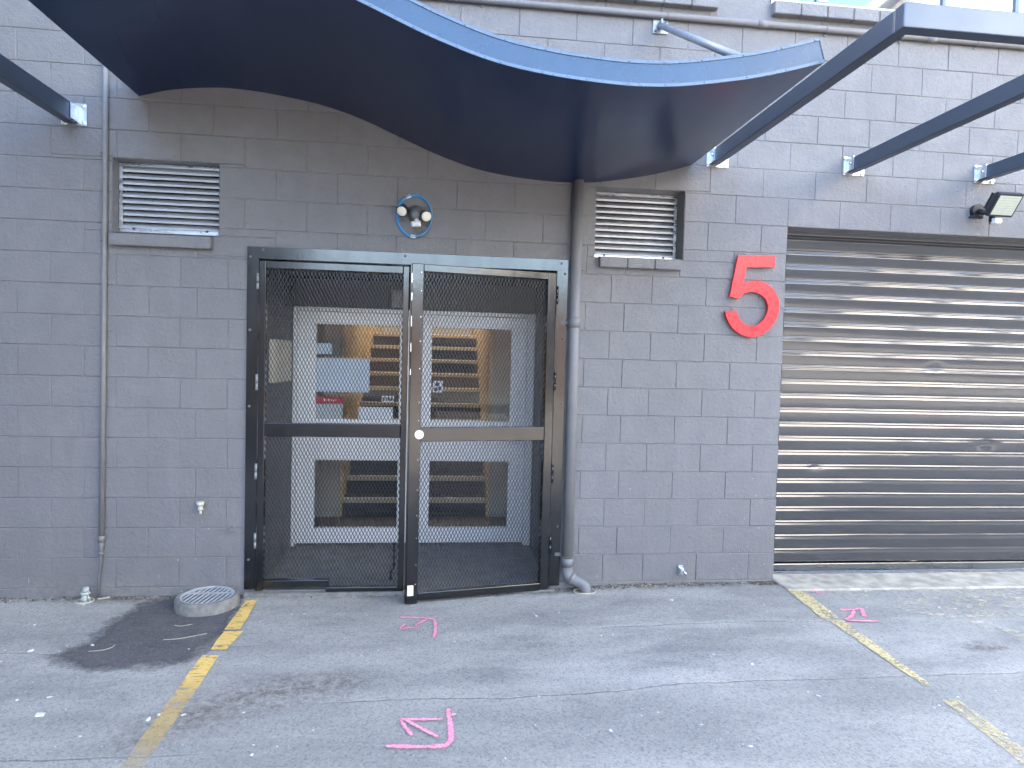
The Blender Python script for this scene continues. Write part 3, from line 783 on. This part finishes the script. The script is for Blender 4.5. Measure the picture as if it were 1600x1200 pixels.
# closed left leaf
yf, ybk = -.034, .014
b = B()
b.box(1.507, 1.552, yf, ybk, -.008, 2.211, .004, seg=2); b.box(2.450, 2.491, yf, ybk, -.047, 2.211, .004, seg=2)
b.box(1.5525, 2.4495, yf+.001, ybk-.001, 2.161, 2.211, .004, seg=2); b.box(1.5525, 2.4495, yf+.001, ybk-.001, 1.040, 1.133, .004, seg=2)
b.box(1.5525, 1.985, yf+.001, ybk-.001, .016, .062, .004, seg=2); b.box(1.966, 2.4495, yf+.001, ybk-.001, -.046, .009, .004, seg=2); b.box(1.966, 1.985, yf+.0015, ybk-.0015, .0095, .0155)
lf = b.build('gate_leaf', M['gate'], GT, label='closed left gate leaf with a stepped bottom rail')
b = B(); expanded(b, 1.550, 2.452, 1.128, 2.164, .004); expanded(b, 1.550, 2.452, .058, 1.044, .004); expanded(b, 1.985, 2.452, .006, .058, .004)
b.build('expanded_mesh', M['meshsteel'], lf)
for z in (2.07, 1.40, .80, .33):
    b = B(); cyl_hinge(b, 1.4985, -.026, z); b.build('hinge', M['zinc'], lf)
# open right leaf, turned about its hinge line
hx, hy, th = 3.506, -.030, R(10.6)
T = Matrix.Translation((hx, hy, 0)) @ Matrix.Rotation(th, 4, 'Z')
def RX(s): return -s            # distance from the hinge, towards the free edge
b = B()
b.box(-.066, -.004, -.012, .036, -.020, 2.206, .004, T, 2); b.box(-1.008, -.930, -.016, .036, -.042, 2.206, .004, T, 2)
b.box(-.9295, -.0665, -.011, .035, 2.157, 2.206, .004, T, 2); b.box(-.9295, -.0665, -.011, .035, 1.039, 1.134, .004, T, 2); b.box(-.9295, -.0665, -.011, .035, -.024, .028, .004, T, 2)
b.box(-1.016, -1.0085, -.022, -.006, -.030, 2.195, .001, T)       # cover strip over the meeting edge
rl = b.build('gate_leaf', M['gate'], GT, label='right gate leaf standing ajar towards the camera')
b = B(); expanded(b, -.932, -.064, 1.128, 2.160, .026); expanded(b, -.932, -.064, .024, 1.044, .026)
b.build('expanded_mesh', M['meshsteel'], rl, T=T)
for z in (2.05, 1.45, .80, .30):
    b = B(); cyl_hinge(b, hx+.004, hy-.012, z, .12); b.build('hinge', M['gate'], rl)
b = B(); b.disc((-.940, -.016, 1.088), (0, -1, 0), .030, .004, 24); b.build('lock_cover', M['white_plastic'], rl, T=T)
b = B(); b.box(-.998, -.958, -.018, -.0165, .015, .085); b.build('sticker', M['white_plastic'], rl, T=T)
for z in (2.15, 2.03, 1.86, 1.70, 1.52, 1.30, 1.18, .92, .72, .55, .40, .22, .09):
    b = B(); b.disc((-.945, -.0165, z), (0, -1, 0), .0042, .002, 8, dome=1); b.build('rivet', M['bolt'], rl, T=T)
for z, h in ((2.11, .030), (1.99, .026), (1.83, .034), (1.66, .028), (1.50, .02)):
    b = B(); b.box(-1.0085, -1.0035, -.0185, -.0165, z-h, z+h, .0005); b.build('bare_weld', M['bolt'], rl, T=T)
# small drop bolt at the foot of the left leaf
b = B(); b.tube([(2.42, .022, .30), (2.42, .022, .12), (2.40, .022, .10), (2.40, .022, .04)], .008, 8); b.build('drop_bolt', M['black_plastic'], lf)

# ------------------------------------------------------------------ curved canopy
CP = thing('wave_canopy', 'dark wave shaped canopy with a bright blue front edge above the gate', 'canopy', (2.6, 0, 3.0))
cw = [(.74, 3.240), (.95, 3.296), (1.223, 3.327), (1.45, 3.322), (1.63, 3.302), (1.878, 3.262), (2.13, 3.192), (2.387, 3.090), (2.647, 2.985), (2.911, 2.903), (3.177, 2.860), (3.447, 2.842), (3.628, 2.843), (3.81, 2.860), (4.086, 2.909), (4.30, 2.964), (4.458, 3.012)]
prof = [(p.x, p.z) for p in catmull([V(x, 0, z) for x, z in cw], 7)]
TH = .110; yw, yfr = -.001, -1.60
def off(i, d):
    a, c = prof[max(0, i-1)], prof[min(len(prof)-1, i+1)]; t = V(c[0]-a[0], 0, c[1]-a[1]).normalized(); n = V(-t.z, 0, t.x)
    return prof[i][0]+n.x*d, prof[i][1]+n.z*d
def sheet(b, d, y0, y1, ny=8):
    rows = [[b.bm.verts.new((*[off(i, d)[0], y0+(y1-y0)*k/ny, off(i, d)[1]],)) for i in range(len(prof))] for k in range(ny+1)]
    for a, c in zip(rows, rows[1:]):
        for i in range(len(prof)-1):
            f = b.bm.faces.new([a[i], a[i+1], c[i+1], c[i]]); f.smooth = True
def band(b, d0, d1, y0, y1):
    """a bar following the wave, between offsets d0..d1 and y0..y1"""
    n = len(prof); ring = []
    for i in range(n):
        p, q = off(i, d0), off(i, d1)
        ring.append([b.bm.verts.new((p[0], y0, p[1])), b.bm.verts.new((q[0], y0, q[1])), b.bm.verts.new((q[0], y1, q[1])), b.bm.verts.new((p[0], y1, p[1]))])
    for a, c in zip(ring, ring[1:]):
        for k in range(4): b.bm.faces.new([a[k], a[(k+1) % 4], c[(k+1) % 4], c[k]])
    b.bm.faces.new(ring[0]); b.bm.faces.new(ring[-1][::-1])
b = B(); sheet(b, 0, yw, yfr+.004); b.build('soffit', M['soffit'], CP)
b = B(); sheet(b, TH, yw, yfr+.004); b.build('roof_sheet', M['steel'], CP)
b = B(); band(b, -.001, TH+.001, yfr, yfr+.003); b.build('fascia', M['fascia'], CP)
b = B(); band(b, -.002, .012, yfr-.004, yfr-.0002); band(b, TH-.011, TH+.003, yfr-.004, yfr-.0002)
cum = 0
for i in range(1, len(prof)):
    cum += math.dist(prof[i], prof[i-1])
    if cum > .17:
        cum = 0
        for d in (.006, TH-.005):
            x, z = off(i, d); b.disc((x, yfr-.004, z), (0, -1, 0), .0045, .0025, 8, dome=1)
b.build('edge_trim', M['trim'], CP)
for i, nm in ((0, 0), (len(prof)-1, 1)):
    b = B(); p, q = off(i, 0), off(i, TH); s = -1 if i == 0 else 1
    t = V(q[0]-p[0], 0, q[1]-p[1]).normalized(); nx_ = V(t.z, 0, -t.x) * (1 if i else -1)
    P = [V(p[0], yw, p[1]), V(q[0], yw, q[1]), V(q[0], yfr-.003, q[1]), V(p[0], yfr-.003, p[1])]
    for f in (P, [v+nx_*.003 for v in P]): b.face(f)
    for k in range(4): b.face([P[k], P[(k+1) % 4], P[(k+1) % 4]+nx_*.003, P[k]+nx_*.003])
    b.build('end_cap', M['fascia'] if i else M['soffit'], CP)
b = B(); b.tube([(4.19, -.02, 3.958), (4.19, -1.46, 3.047)], .021, 14)
tr = b.build('tie_rod', M['rod'], CP)
b = B(); b.box(4.14, 4.25, -.010, -.001, 3.905, 4.005, .002); b.box(4.184, 4.196, -.06, -.010, 3.93, 3.985, .001)
b.build('wall_plate', M['zinc'], tr)
for x, z in ((4.232, 3.988), (4.158, 3.922)):
    b = B(); b.disc((x, -.010, z), (0, -1, 0), .008, .006, 8); b.build('bolt', M['steel'], tr)

# ------------------------------------------------------------------ steel awning frames
def bracket(x0, par):
    b = B(); b.box(x0-.032, x0+.130, -.008, -.001, 3.008, 3.138, .001); b.box(x0-.010, x0-.002, -.085, -.008, 3.030, 3.125, .001); b.box(x0+.062, x0+.070, -.085, -.008, 3.030, 3.125, .001)
    o = b.build('bracket', M['galv'], par)
    for xx, zz in ((x0-.020, 3.024), (x0+.108, 3.024), (x0-.020, 3.122), (x0+.108, 3.122)):
        k = B(); k.disc((xx, -.008, zz), (0, -1, 0), .013, .010, 6); k.tube([(xx, -.010, zz), (xx, -.034, zz)], .006, 8); k.build('bolt', M['bolt'], o)
    k = B(); k.tube([(x0-.018, -.055, 3.077), (x0+.080, -.055, 3.077)], .009, 8); k.build('bolt', M['bolt'], o)
PG = thing('awning_frame', 'charcoal steel awning frame of three beams above the roller door', 'awning frame', (5.7, 0, 3.0))
for x in (4.600, 5.640, 6.684, 7.73, 8.77):
    b = B(); b.box(x, x+.060, -1.866 if x > 4.7 else -1.866, -.022, 3.020, 3.120, .004, seg=2); b.build('beam', M['steel'], PG); bracket(x, PG)
b = B(); b.box(4.600, 9.6, -1.930, -1.868, 3.0185, 3.1215, .004, seg=2); b.build('front_beam', M['steel'], PG)
b = B(); b.box(4.5990, 4.5998, -1.876, -1.872, 3.022, 3.118); b.build('weld_seam', M['zinc'], PG)
PL = thing('awning_frame', 'grey steel awning beam fixed to the wall at the upper left', 'awning frame', (.35, 0, 3.0))
b = B(); b.box(.300, .362, -1.866, -.022, 3.032, 3.150, .004, seg=2); b.build('beam', M['steel'], PL)
b = B(); b.box(-1.28, .362, -1.930, -1.868, 3.0305, 3.1515, .004, seg=2); b.build('front_beam', M['steel'], PL)
b = B(); b.box(.268, .424, -.008, -.001, 3.026, 3.166, .001); b.box(.364, .372, -.085, -.008, 3.045, 3.145, .001); o = b.build('bracket', M['galv'], PL)
for xx, zz in ((.288, 3.044), (.404, 3.044), (.404, 3.148), (.288, 3.148)):
    b = B(); b.disc((xx, -.008, zz), (0, -1, 0), .014, .010, 6); b.tube([(xx, -.010, zz), (xx, -.030, zz)], .006, 8); b.build('bolt', M['bolt'], o)

# ------------------------------------------------------------------ pipes
DP_ = thing('downpipe', 'grey rainwater downpipe from the canopy to the ground right of the gate', 'downpipe', (3.635, -.05, 0))
b = B(); rr = .0385; x, y = 3.634, -.052
b.tube([(x, y, 2.90), (x, y, .155)], rr, 24); b.tube([(x, y, 1.83), (x, y, 1.90)], rr+.004, 24); b.tube([(x, y, .21), (x, y, .15)], rr+.004, 24)
b.build('pipe', M['pipe_dn'], DP_)
b = B()
pts = [(x, y, .16), (x+.001, y, .12), (x+.010, y-.006, .085), (x+.035, y-.016, .062), (x+.075, y-.03, .045), (x+.108, y-.042, .030), (x+.124, y-.05, .005), (x+.126, y-.052, -.04), (x+.126, y-.052, -.08)]
b.tube([p for p in catmull([V(*p) for p in pts], 4)], rr+.001, 24)
b.tube([(x+.020, y-.010, .073), (x+.045, y-.020, .058)], rr+.004, 24)
b.build('elbow', M['pipe_dn'], DP_)
for z in (.222, 1.865):
    b = B(); b.tube([(x+rr*1.08*math.cos(a), y+rr*1.08*math.sin(a), z) for a in lin(0, 2*math.pi, 24)[:-1]], .003, 6, closed=True)
    b.box(x-.085, x-.038, -.016, -.0145, z-.012, z+.012, .0003); b.box(x+.038, x+.06, -.012, -.003, z-.008, z+.008)
    b.build('pipe_clip', M['pipe_dn'], DP_)
b = B(); b.tube([(3.752+.075*math.cos(a), -.105+.05*math.sin(a), gz(3.75, -.1)+.004+.003*math.sin(3*a)) for a in lin(0, 2*math.pi, 26)[:-1]], .007, 6, closed=True)
tag(b.build('mortar_collar', M['apron']), 'broken pale mortar ring where the downpipe enters the ground', 'mortar ring')

CD = thing('conduit', 'thin grey vertical conduit pipe running up the wall left of the louvre vent', 'conduit', (.53, -.02, 0))
b = B(); b.tube([(.545, -.021, 3.9), (.540, -.021, 2.6), (.534, -.021, 1.6), (.523, -.021, .345)], .0165, 14); b.tube([(.523, -.021, .37), (.522, -.021, .33)], .021, 14); b.tube([(.522, -.021, .335), (.519, -.021, .25)], .0125, 12); b.tube([(.519, -.021, .265), (.519, -.021, .245)], .0165, 12)
b.build('pipe', M['pipe'], CD)
b = B(); b.tube([(.519, -.021, .25), (.517, -.020, .18), (.506, -.019, .12), (.504, -.019, .05), (.506, -.020, -.06)], .0085, 10); b.build('cable', M['grey_plastic'], CD)
for z in (2.86, 2.30, 1.72, .86):
    b = B(); b.tube([(.535+.0185*math.cos(a), -.021+.0185*math.sin(a), z) for a in lin(0, 2*math.pi, 16)[:-1]], .0025, 6, closed=True); b.box(.553, .572, -.006, -.001, z-.007, z+.007, .001); b.box(.50, .515, -.006, -.001, z-.007, z+.007, .001)
    b.build('pipe_clip', M['pipe'], CD)
HP = thing('conduit', 'grey horizontal conduit pipe along the wall just below the upper window sills', 'conduit', (4.5, -.02, 4.02))
b = B(); b.tube([(.6, -.024, 4.020), (4.0, -.024, 4.022), (7.0, -.024, 4.028), (9.5, -.024, 4.03)], .022, 16); b.build('pipe', M['pipe'], HP)
for xx in (2.94, 4.24, 5.42, 6.0, 6.6):
    b = B(); b.tube([(xx+.002*math.cos(a), -.024+.0245*math.cos(a), 4.023+.0245*math.sin(a)) for a in lin(0, 2*math.pi, 16)[:-1]], .003, 6, closed=True); b.box(xx-.008, xx+.008, -.008, -.001, 3.985, 4.0, .001); b.build('pipe_clip', M['pipe'], HP)
for xx in (4.9, 6.2):
    b = B(); b.tube([(xx, -.024, 4.0235), (xx+.07, -.024, 4.0235)], .0255, 16); b.build('pipe_socket', M['pipe'], HP)

# ------------------------------------------------------------------ lights on the wall
SL = thing('security_light', 'twin spot security light on the wall inside the blue cable loop', 'security light', (2.52, 0, 2.55))
b = B(); b.tube([(2.528, -.001, 2.568), (2.528, -.018, 2.568), (2.528, -.045, 2.56), (2.528, -.075, 2.548), (2.528, -.085, 2.546)], .05, 20, rs=[.058, .058, .046, .034, .02]); b.build('base', M['grey_plastic'], SL)
def spot(c, d, r=.036):
    c = Vector(c); d = Vector(d).normalized()
    b = B(); b.tube([c-d*.075, c-d*.06, c-d*.02, c], r, 18, rs=[r*.35, r*.72, r*.95, r*1.08]); b.tube([c-d*.065, V(2.528, -.055, 2.552)], .011, 10)
    h = b.build('lamp_head', M['black_plastic'], SL)
    b = B(); b.tube([c+d*.001, c+d*.004, c+d*.009], r*.92, 18, rs=[r*.95, r*.8, r*.3]); b.build('lens', M['lens'], h)
spot((2.436, -.105, 2.562), (-.18, -.78, -.55)); spot((2.600, -.105, 2.536), (.25, -.85, -.42))
b = B(); b.tube([(2.53, -.05, 2.545), (2.535, -.07, 2.51), (2.535, -.085, 2.495)], .018, 12, rs=[.016, .016, .02]); b.tube([(2.500, -.090, 2.482), (2.560, -.082, 2.492)], .020, 14); b.build('sensor', M['white_plastic'], SL)
CB = thing('cable_coil', 'loop of bright blue cable with white tape round the twin security light', 'cable', (2.52, 0, 2.55))
def loop(a, s=1.): return (2.518+.115*s*math.cos(a), -.022-.004*math.sin(3*a), 2.553+.138*s*math.sin(a))
b = B()
for s in (1., .985, 1.012): b.tube([(p[0], p[1]-(s-1)*.8, p[2]) for p in [loop(a+s, s) for a in lin(0, 2*math.pi, 40)[:-1]]], .0042, 8, closed=True)
for s in (1.035, 1.05): b.tube([loop(a, s) for a in lin(R(105), R(262), 22)], .0045, 8)
b.tube([loop(R(88)), (2.53, -.026, 2.70), (2.54, -.02, 2.712)], .003, 6)
b.build('cable', M['cable'], CB)
for a in (112, 266):
    b = B(); b.tube([loop(R(a-8), 1.015), loop(R(a), 1.015), loop(R(a+8), 1.015)], .012, 12); b.build('tape', M['white_plastic'], CB)

FL = thing('floodlight', 'black LED floodlight with motion sensor above the roller door', 'floodlight', (6.66, 0, 2.76))
b = B(); b.disc((6.685, -.001, 2.795), (0, -1, 0), .052, .03, 20); b.tube([(6.685, -.02, 2.795), (6.685, -.075, 2.775), (6.69, -.10, 2.775)], .02, 12); b.box(6.60, 6.70, -.06, -.03, 2.735, 2.752, .003); b.build('bracket', M['black_plastic'], FL)
fc = V(6.715, -.215, 2.800)
FT = Matrix.Translation(fc) @ Matrix.Rotation(R(0), 4, 'Z') @ Matrix.Rotation(R(35), 4, 'X')
b = B(); b.box(-.100, .100, -.018, .018, -.088, .088, .008, FT, 2); b.box(-.082, .082, .018, .052, -.070, .070, .012, FT, 2)
for i in range(7): b.box(-.075+i*.025-.003, -.075+i*.025+.003, .050, .075, -.06, .06, .001, FT)
fh = b.build('housing', M['black_plastic'], FL)
b = B(); b.box(-.084, .084, -.0205, -.0183, -.070, .070, .001, FT); b.build('lens', M['led'], fh)
b = B()
for i in range(7): b.box(-.076, .076, -.0215, -.0208, -.058+i*.0185, -.0555+i*.0185, 0, FT)
b.build('led_strip', M['zinc'], fh)
b = B(); b.tube([(6.69, -.14, 2.735), (6.69, -.15, 2.70), (6.69, -.155, 2.685)], .024, 12, rs=[.018, .026, .026]); sn = b.build('sensor', M['black_plastic'], FL)
b = B(); b.tube([(6.668, -.175, 2.690), (6.722, -.178, 2.690)], .022, 14); b.build('sensor_lens', M['white_plastic'], sn)

# ------------------------------------------------------------------ the number 5
five = [(4.819, 2.387), (5.097, 2.393), (5.099, 2.311), (4.886, 2.303), (4.864, 2.185), (4.929, 2.208), (5.007, 2.205), (5.087, 2.159), (5.135, 2.087), (5.145, 2.020), (5.122, 1.933), (5.061, 1.851), (4.972, 1.808), (4.894, 1.809), (4.808, 1.855), (4.754, 1.927), (4.736, 1.985), (4.822, 1.989), (4.837, 1.948), (4.871, 1.906), (4.923, 1.883), (4.981, 1.891), (5.031, 1.936), (5.058, 1.998), (5.056, 2.041), (5.035, 2.084), (4.991, 2.116), (4.932, 2.128), (4.875, 2.115), (4.832, 2.076), (4.767, 2.089)]
def seg(a, c): return [(p.x, p.z) for p in catmull([V(x, 0, z) for x, z in five[a:c+1]], 5)]
outline = five[0:4] + seg(4, 16) + seg(17, 29) + [five[30]]
b = B(); b.prism(outline, -.034, -.012)
NB = tag(b.build('house_number', M['red']), 'large red figure 5 mounted on the wall beside the roller door', 'number sign')
bv = NB.modifiers.new('edge', 'BEVEL'); bv.width = .002; bv.segments = 2; bv.limit_method = 'ANGLE'

# ------------------------------------------------------------------ drain and small wall fittings
DR = thing('gully_drain', 'round concrete gully with a slotted steel grate against the wall left of the gate', 'drain', (1.26, -.18, -.045))
cx, cy, ro, ri, zt, zb = 1.247, -.178, .191, .160, .027, -.09
def cl(p): return (p[0], min(p[1], -.002), p[2])
b = B(); n = 48; rings = []
for k in range(n):
    a = 2*math.pi*k/n; j = 1+.012*mnoise.noise(V(math.cos(a)*2, math.sin(a)*2, 0))
    def P(r, z): return b.bm.verts.new(cl((cx+r*math.cos(a), cy+r*math.sin(a), z)))
    rings.append([P(ro*j+.006, zb), P(ro*j, zt-.012), P(ro*j-.010, zt), P(ri+.004, zt), P(ri, zt-.006), P(ri, zb)])
for k in range(n):
    a, c = rings[k], rings[(k+1) % n]
    for m_ in range(5):
        f = b.bm.faces.new([a[m_], a[m_+1], c[m_+1], c[m_]]); f.smooth = m_ in (0,)
b.build('concrete_ring', M['concrete'], DR)
b = B(); rg = .156; zg = zt-.004
b.tube([(cx+rg*math.cos(a), cy+rg*math.sin(a), zg-.004) for a in lin(0, 2*math.pi, 48)[:-1]], .0075, 6, closed=True)
b.box(cx-rg, cx+rg, cy+.030, cy+.044, zg-.006, zg+.001, .001)
for i in range(-5, 6):
    xx = i*.0295; h = math.sqrt(max(0, rg*rg-xx*xx))
    if h > .02:
        b.box(xx-.0066, xx+.0066, -h, h, zg-.006, zg, .001, Matrix.Translation((cx, cy, 0)) @ Matrix.Rotation(R(-9), 4, 'Z'))
b.build('grate', M['grate'], DR)
b = B(); b.face([(cx+ri*math.cos(a), min(-.003, cy+ri*math.sin(a)), -.088) for a in lin(0, 2*math.pi, 32)[:-1]]); b.build('pit', M['dark'], DR)

SP = thing('pipe_stub', 'broken white capped pipe stub in a pale collar at the foot of the left wall', 'pipe stub', (.46, -.09, -.045))
z0 = gz(.46, -.09)
b = B(); b.tube([(.455, -.085, z0-.03), (.455, -.085, z0+.05)], .016, 12); b.tube([(.455, -.085, z0+.045), (.455, -.085, z0+.062)], .027, 8); b.tube([(.458, -.085, z0+.06), (.460, -.085, z0+.092)], .019, 8); b.box(.425, .485, -.095, -.075, z0+.05, z0+.058, .002); b.tube([(.487, -.09, z0), (.468, -.086, z0+.05)], .007, 8); b.tube([(.437, -.10, z0), (.445, -.09, z0+.045)], .006, 8); b.build('stub', M['old_pvc'], SP)
b = B(); b.tube([(.455+.052*math.cos(a), -.088+.045*math.sin(a), z0+.004) for a in lin(0, 2*math.pi, 26)[:-1]], .006, 6, closed=True); b.build('collar', M['apron'], SP)
b = B(); b.box(.53, .60, -.06, -.045, z0+.003, z0+.014, .003, Matrix.Translation((.55, -.06, 0)) @ Matrix.Rotation(.5, 4, 'Z') @ Matrix.Translation((-.56, .055, 0))); tag(b.build('mortar_scrap', M['apron']), 'pale flake of mortar beside the broken pipe stub', 'rubble')

TP = thing('wall_tap', 'small pale capped tap fitting low on the wall left of the gate', 'tap', (1.155, 0, .58))
b = B(); b.disc((1.157, -.001, .592), (0, -1, 0), .03, .006, 14); b.tube([(1.155, -.004, .590), (1.155, -.05, .590)], .012, 12); b.build('body', M['pipe'], TP)
b = B(); b.tube([(1.153, -.050, .602), (1.153, -.050, .575)], .02, 12, rs=[.026, .019]); b.tube([(1.154, -.050, .575), (1.154, -.050, .548)], .014, 10, rs=[.013, .020]); b.tube([(1.154, -.050, .548), (1.154, -.050, .520)], .008, 8); b.build('spout', M['cream_box'], TP)
b = B(); b.disc((1.336, -.001, .407), (0, -1, 0), .027, .004, 16); b.tube([(1.336, -.003, .407), (1.336, -.03, .400)], .016, 12)
tag(b.build('capped_pipe', M['pipe']), 'round grey capped pipe end on the wall just left of the gate frame', 'pipe cap')
WB = thing('wall_valve', 'small galvanised valve fitting at the foot of the wall below the red number', 'valve', (4.48, 0, .09))
b = B(); b.box(4.462, 4.502, -.018, -.001, .062, .132, .003); b.box(4.468, 4.496, -.045, -.018, .072, .118, .004); b.build('body', M['galv'], WB)
b = B(); b.tube([(4.490, -.05, .105), (4.512, -.06, .072)], .008, 8); b.build('lever', M['bolt'], WB)

# ------------------------------------------------------------------ across the yard (unseen; wing, shed and dark base added to shape light)
OB = thing('unseen_building', 'cream rendered building with an added dark base for reflections, standing in the sun across the yard', 'building', (20, -18, 0))
b = B(); b.box(13.4, 50, -24, -8.0, 5.6, 10.4); b.build('wall', M['render'], OB)
b = B(); b.box(13.5, 49.9, -23.9, -8.1, -.1, 5.599); b.build('added_base', M['added_base'], OB)  # dark lower storey added so roller door and gate reflect something dark
b = B(); b.box(13.1, 50.3, -24.3, -7.7, 10.41, 10.7); b.build('roof', M['roof'], OB)
b = B()
for xx in range(16, 48, 6): b.box(xx, xx+1.8, -8.02, -7.97, 6.6, 7.9); b.box(xx+.2, xx+1.6, -8.02, -7.97, .9, 2.2)
b.build('window', M['win_glass'], OB)

WG = thing('unseen_building', 'unseen tall charcoal wing added on the left to keep light off the wall', 'building', (-6, -7, 0))  # unseen mass added to block light from the left of the wall
b = B(); b.box(-12, -1.3, -15, -.05, -.1, 6.0); b.build('wall', M['shade_paint'], WG)
b = B(); b.box(-12.1, -1.2, -15.1, -.04, 6.01, 6.12); b.build('roof', M['roof'], WG)
DB = thing('unseen_building', 'unseen low dark brick shed added across the yard to cut horizon light', 'building', (-8, -26, 0))  # unseen shed added to block low light from the horizon
b = B(); b.box(-45, 14, -34, -24, -.1, 4.6); b.build('wall', M['brick'], DB)
b = B(); b.box(-45.2, 14.2, -34.2, -23.7, 4.61, 4.8); b.build('roof', M['roof'], DB)
b = B()
for xx in range(-40, 8, 6): b.box(xx, xx+2.2, -24.02, -23.97, 1.0, 2.3)
b.build('window', M['win_glass'], DB)

# ------------------------------------------------------------------ camera, sun, sky
cam = bpy.data.cameras.new('camera'); co = bpy.data.objects.new('camera', cam); COL.objects.link(co)
cam.sensor_width = 36; cam.lens = 22.5; cam.clip_start = .05; cam.clip_end = 1500
r_ = V(.9938391844901756, -.10780481625981488, .025725414731161238); u_ = V(-.021476059760347402, .04039457743631435, .998952980360393); w_ = V(.10873110975738581, .9933510958895295, -.03783049122068284)
co.matrix_world = Matrix(((r_.x, u_.x, -w_.x, 2.72690), (r_.y, u_.y, -w_.y, -4.45382), (r_.z, u_.z, -w_.z, 1.59539), (0, 0, 0, 1)))
sc.camera = co
EL, AZ = R(45), R(-38)          # the sun stands behind the building, a little to the right
sd = V(math.sin(AZ)*math.cos(EL), math.cos(AZ)*math.cos(EL), math.sin(EL))
sun = bpy.data.lights.new('sun', 'SUN'); sun.energy = 4.6; sun.angle = R(.5); sun.color = (1, .92, .80)
so_ = bpy.data.objects.new('sun', sun); COL.objects.link(so_); so_.rotation_euler = sd.to_track_quat('Z', 'Y').to_euler(); so_.location = (0, 0, 20)
w = bpy.data.worlds.new('World'); sc.world = w; w.use_nodes = True
nt = w.node_tree; bg = nt.nodes['Background']; sk = nt.nodes.new('ShaderNodeTexSky'); sk.sky_type = 'NISHITA'; sk.sun_disc = False
sk.sun_elevation = EL; sk.sun_rotation = AZ; sk.dust_density = 3.0; sk.ozone_density = .6; sk.air_density = 1.
nt.links.new(sk.outputs[0], bg.inputs[0]); bg.inputs[1].default_value = .15
sc.view_settings.view_transform = 'Standard'; sc.view_settings.look = 'None'; sc.view_settings.exposure = 3.8; sc.view_settings.gamma = 1
sc.render.engine = 'CYCLES'
sc.cycles.use_denoising = True
sc.cycles.max_bounces = 10; sc.cycles.diffuse_bounces = 4; sc.cycles.glossy_bounces = 4; sc.cycles.transparent_max_bounces = 12
sc.cycles.sample_clamp_indirect = 6
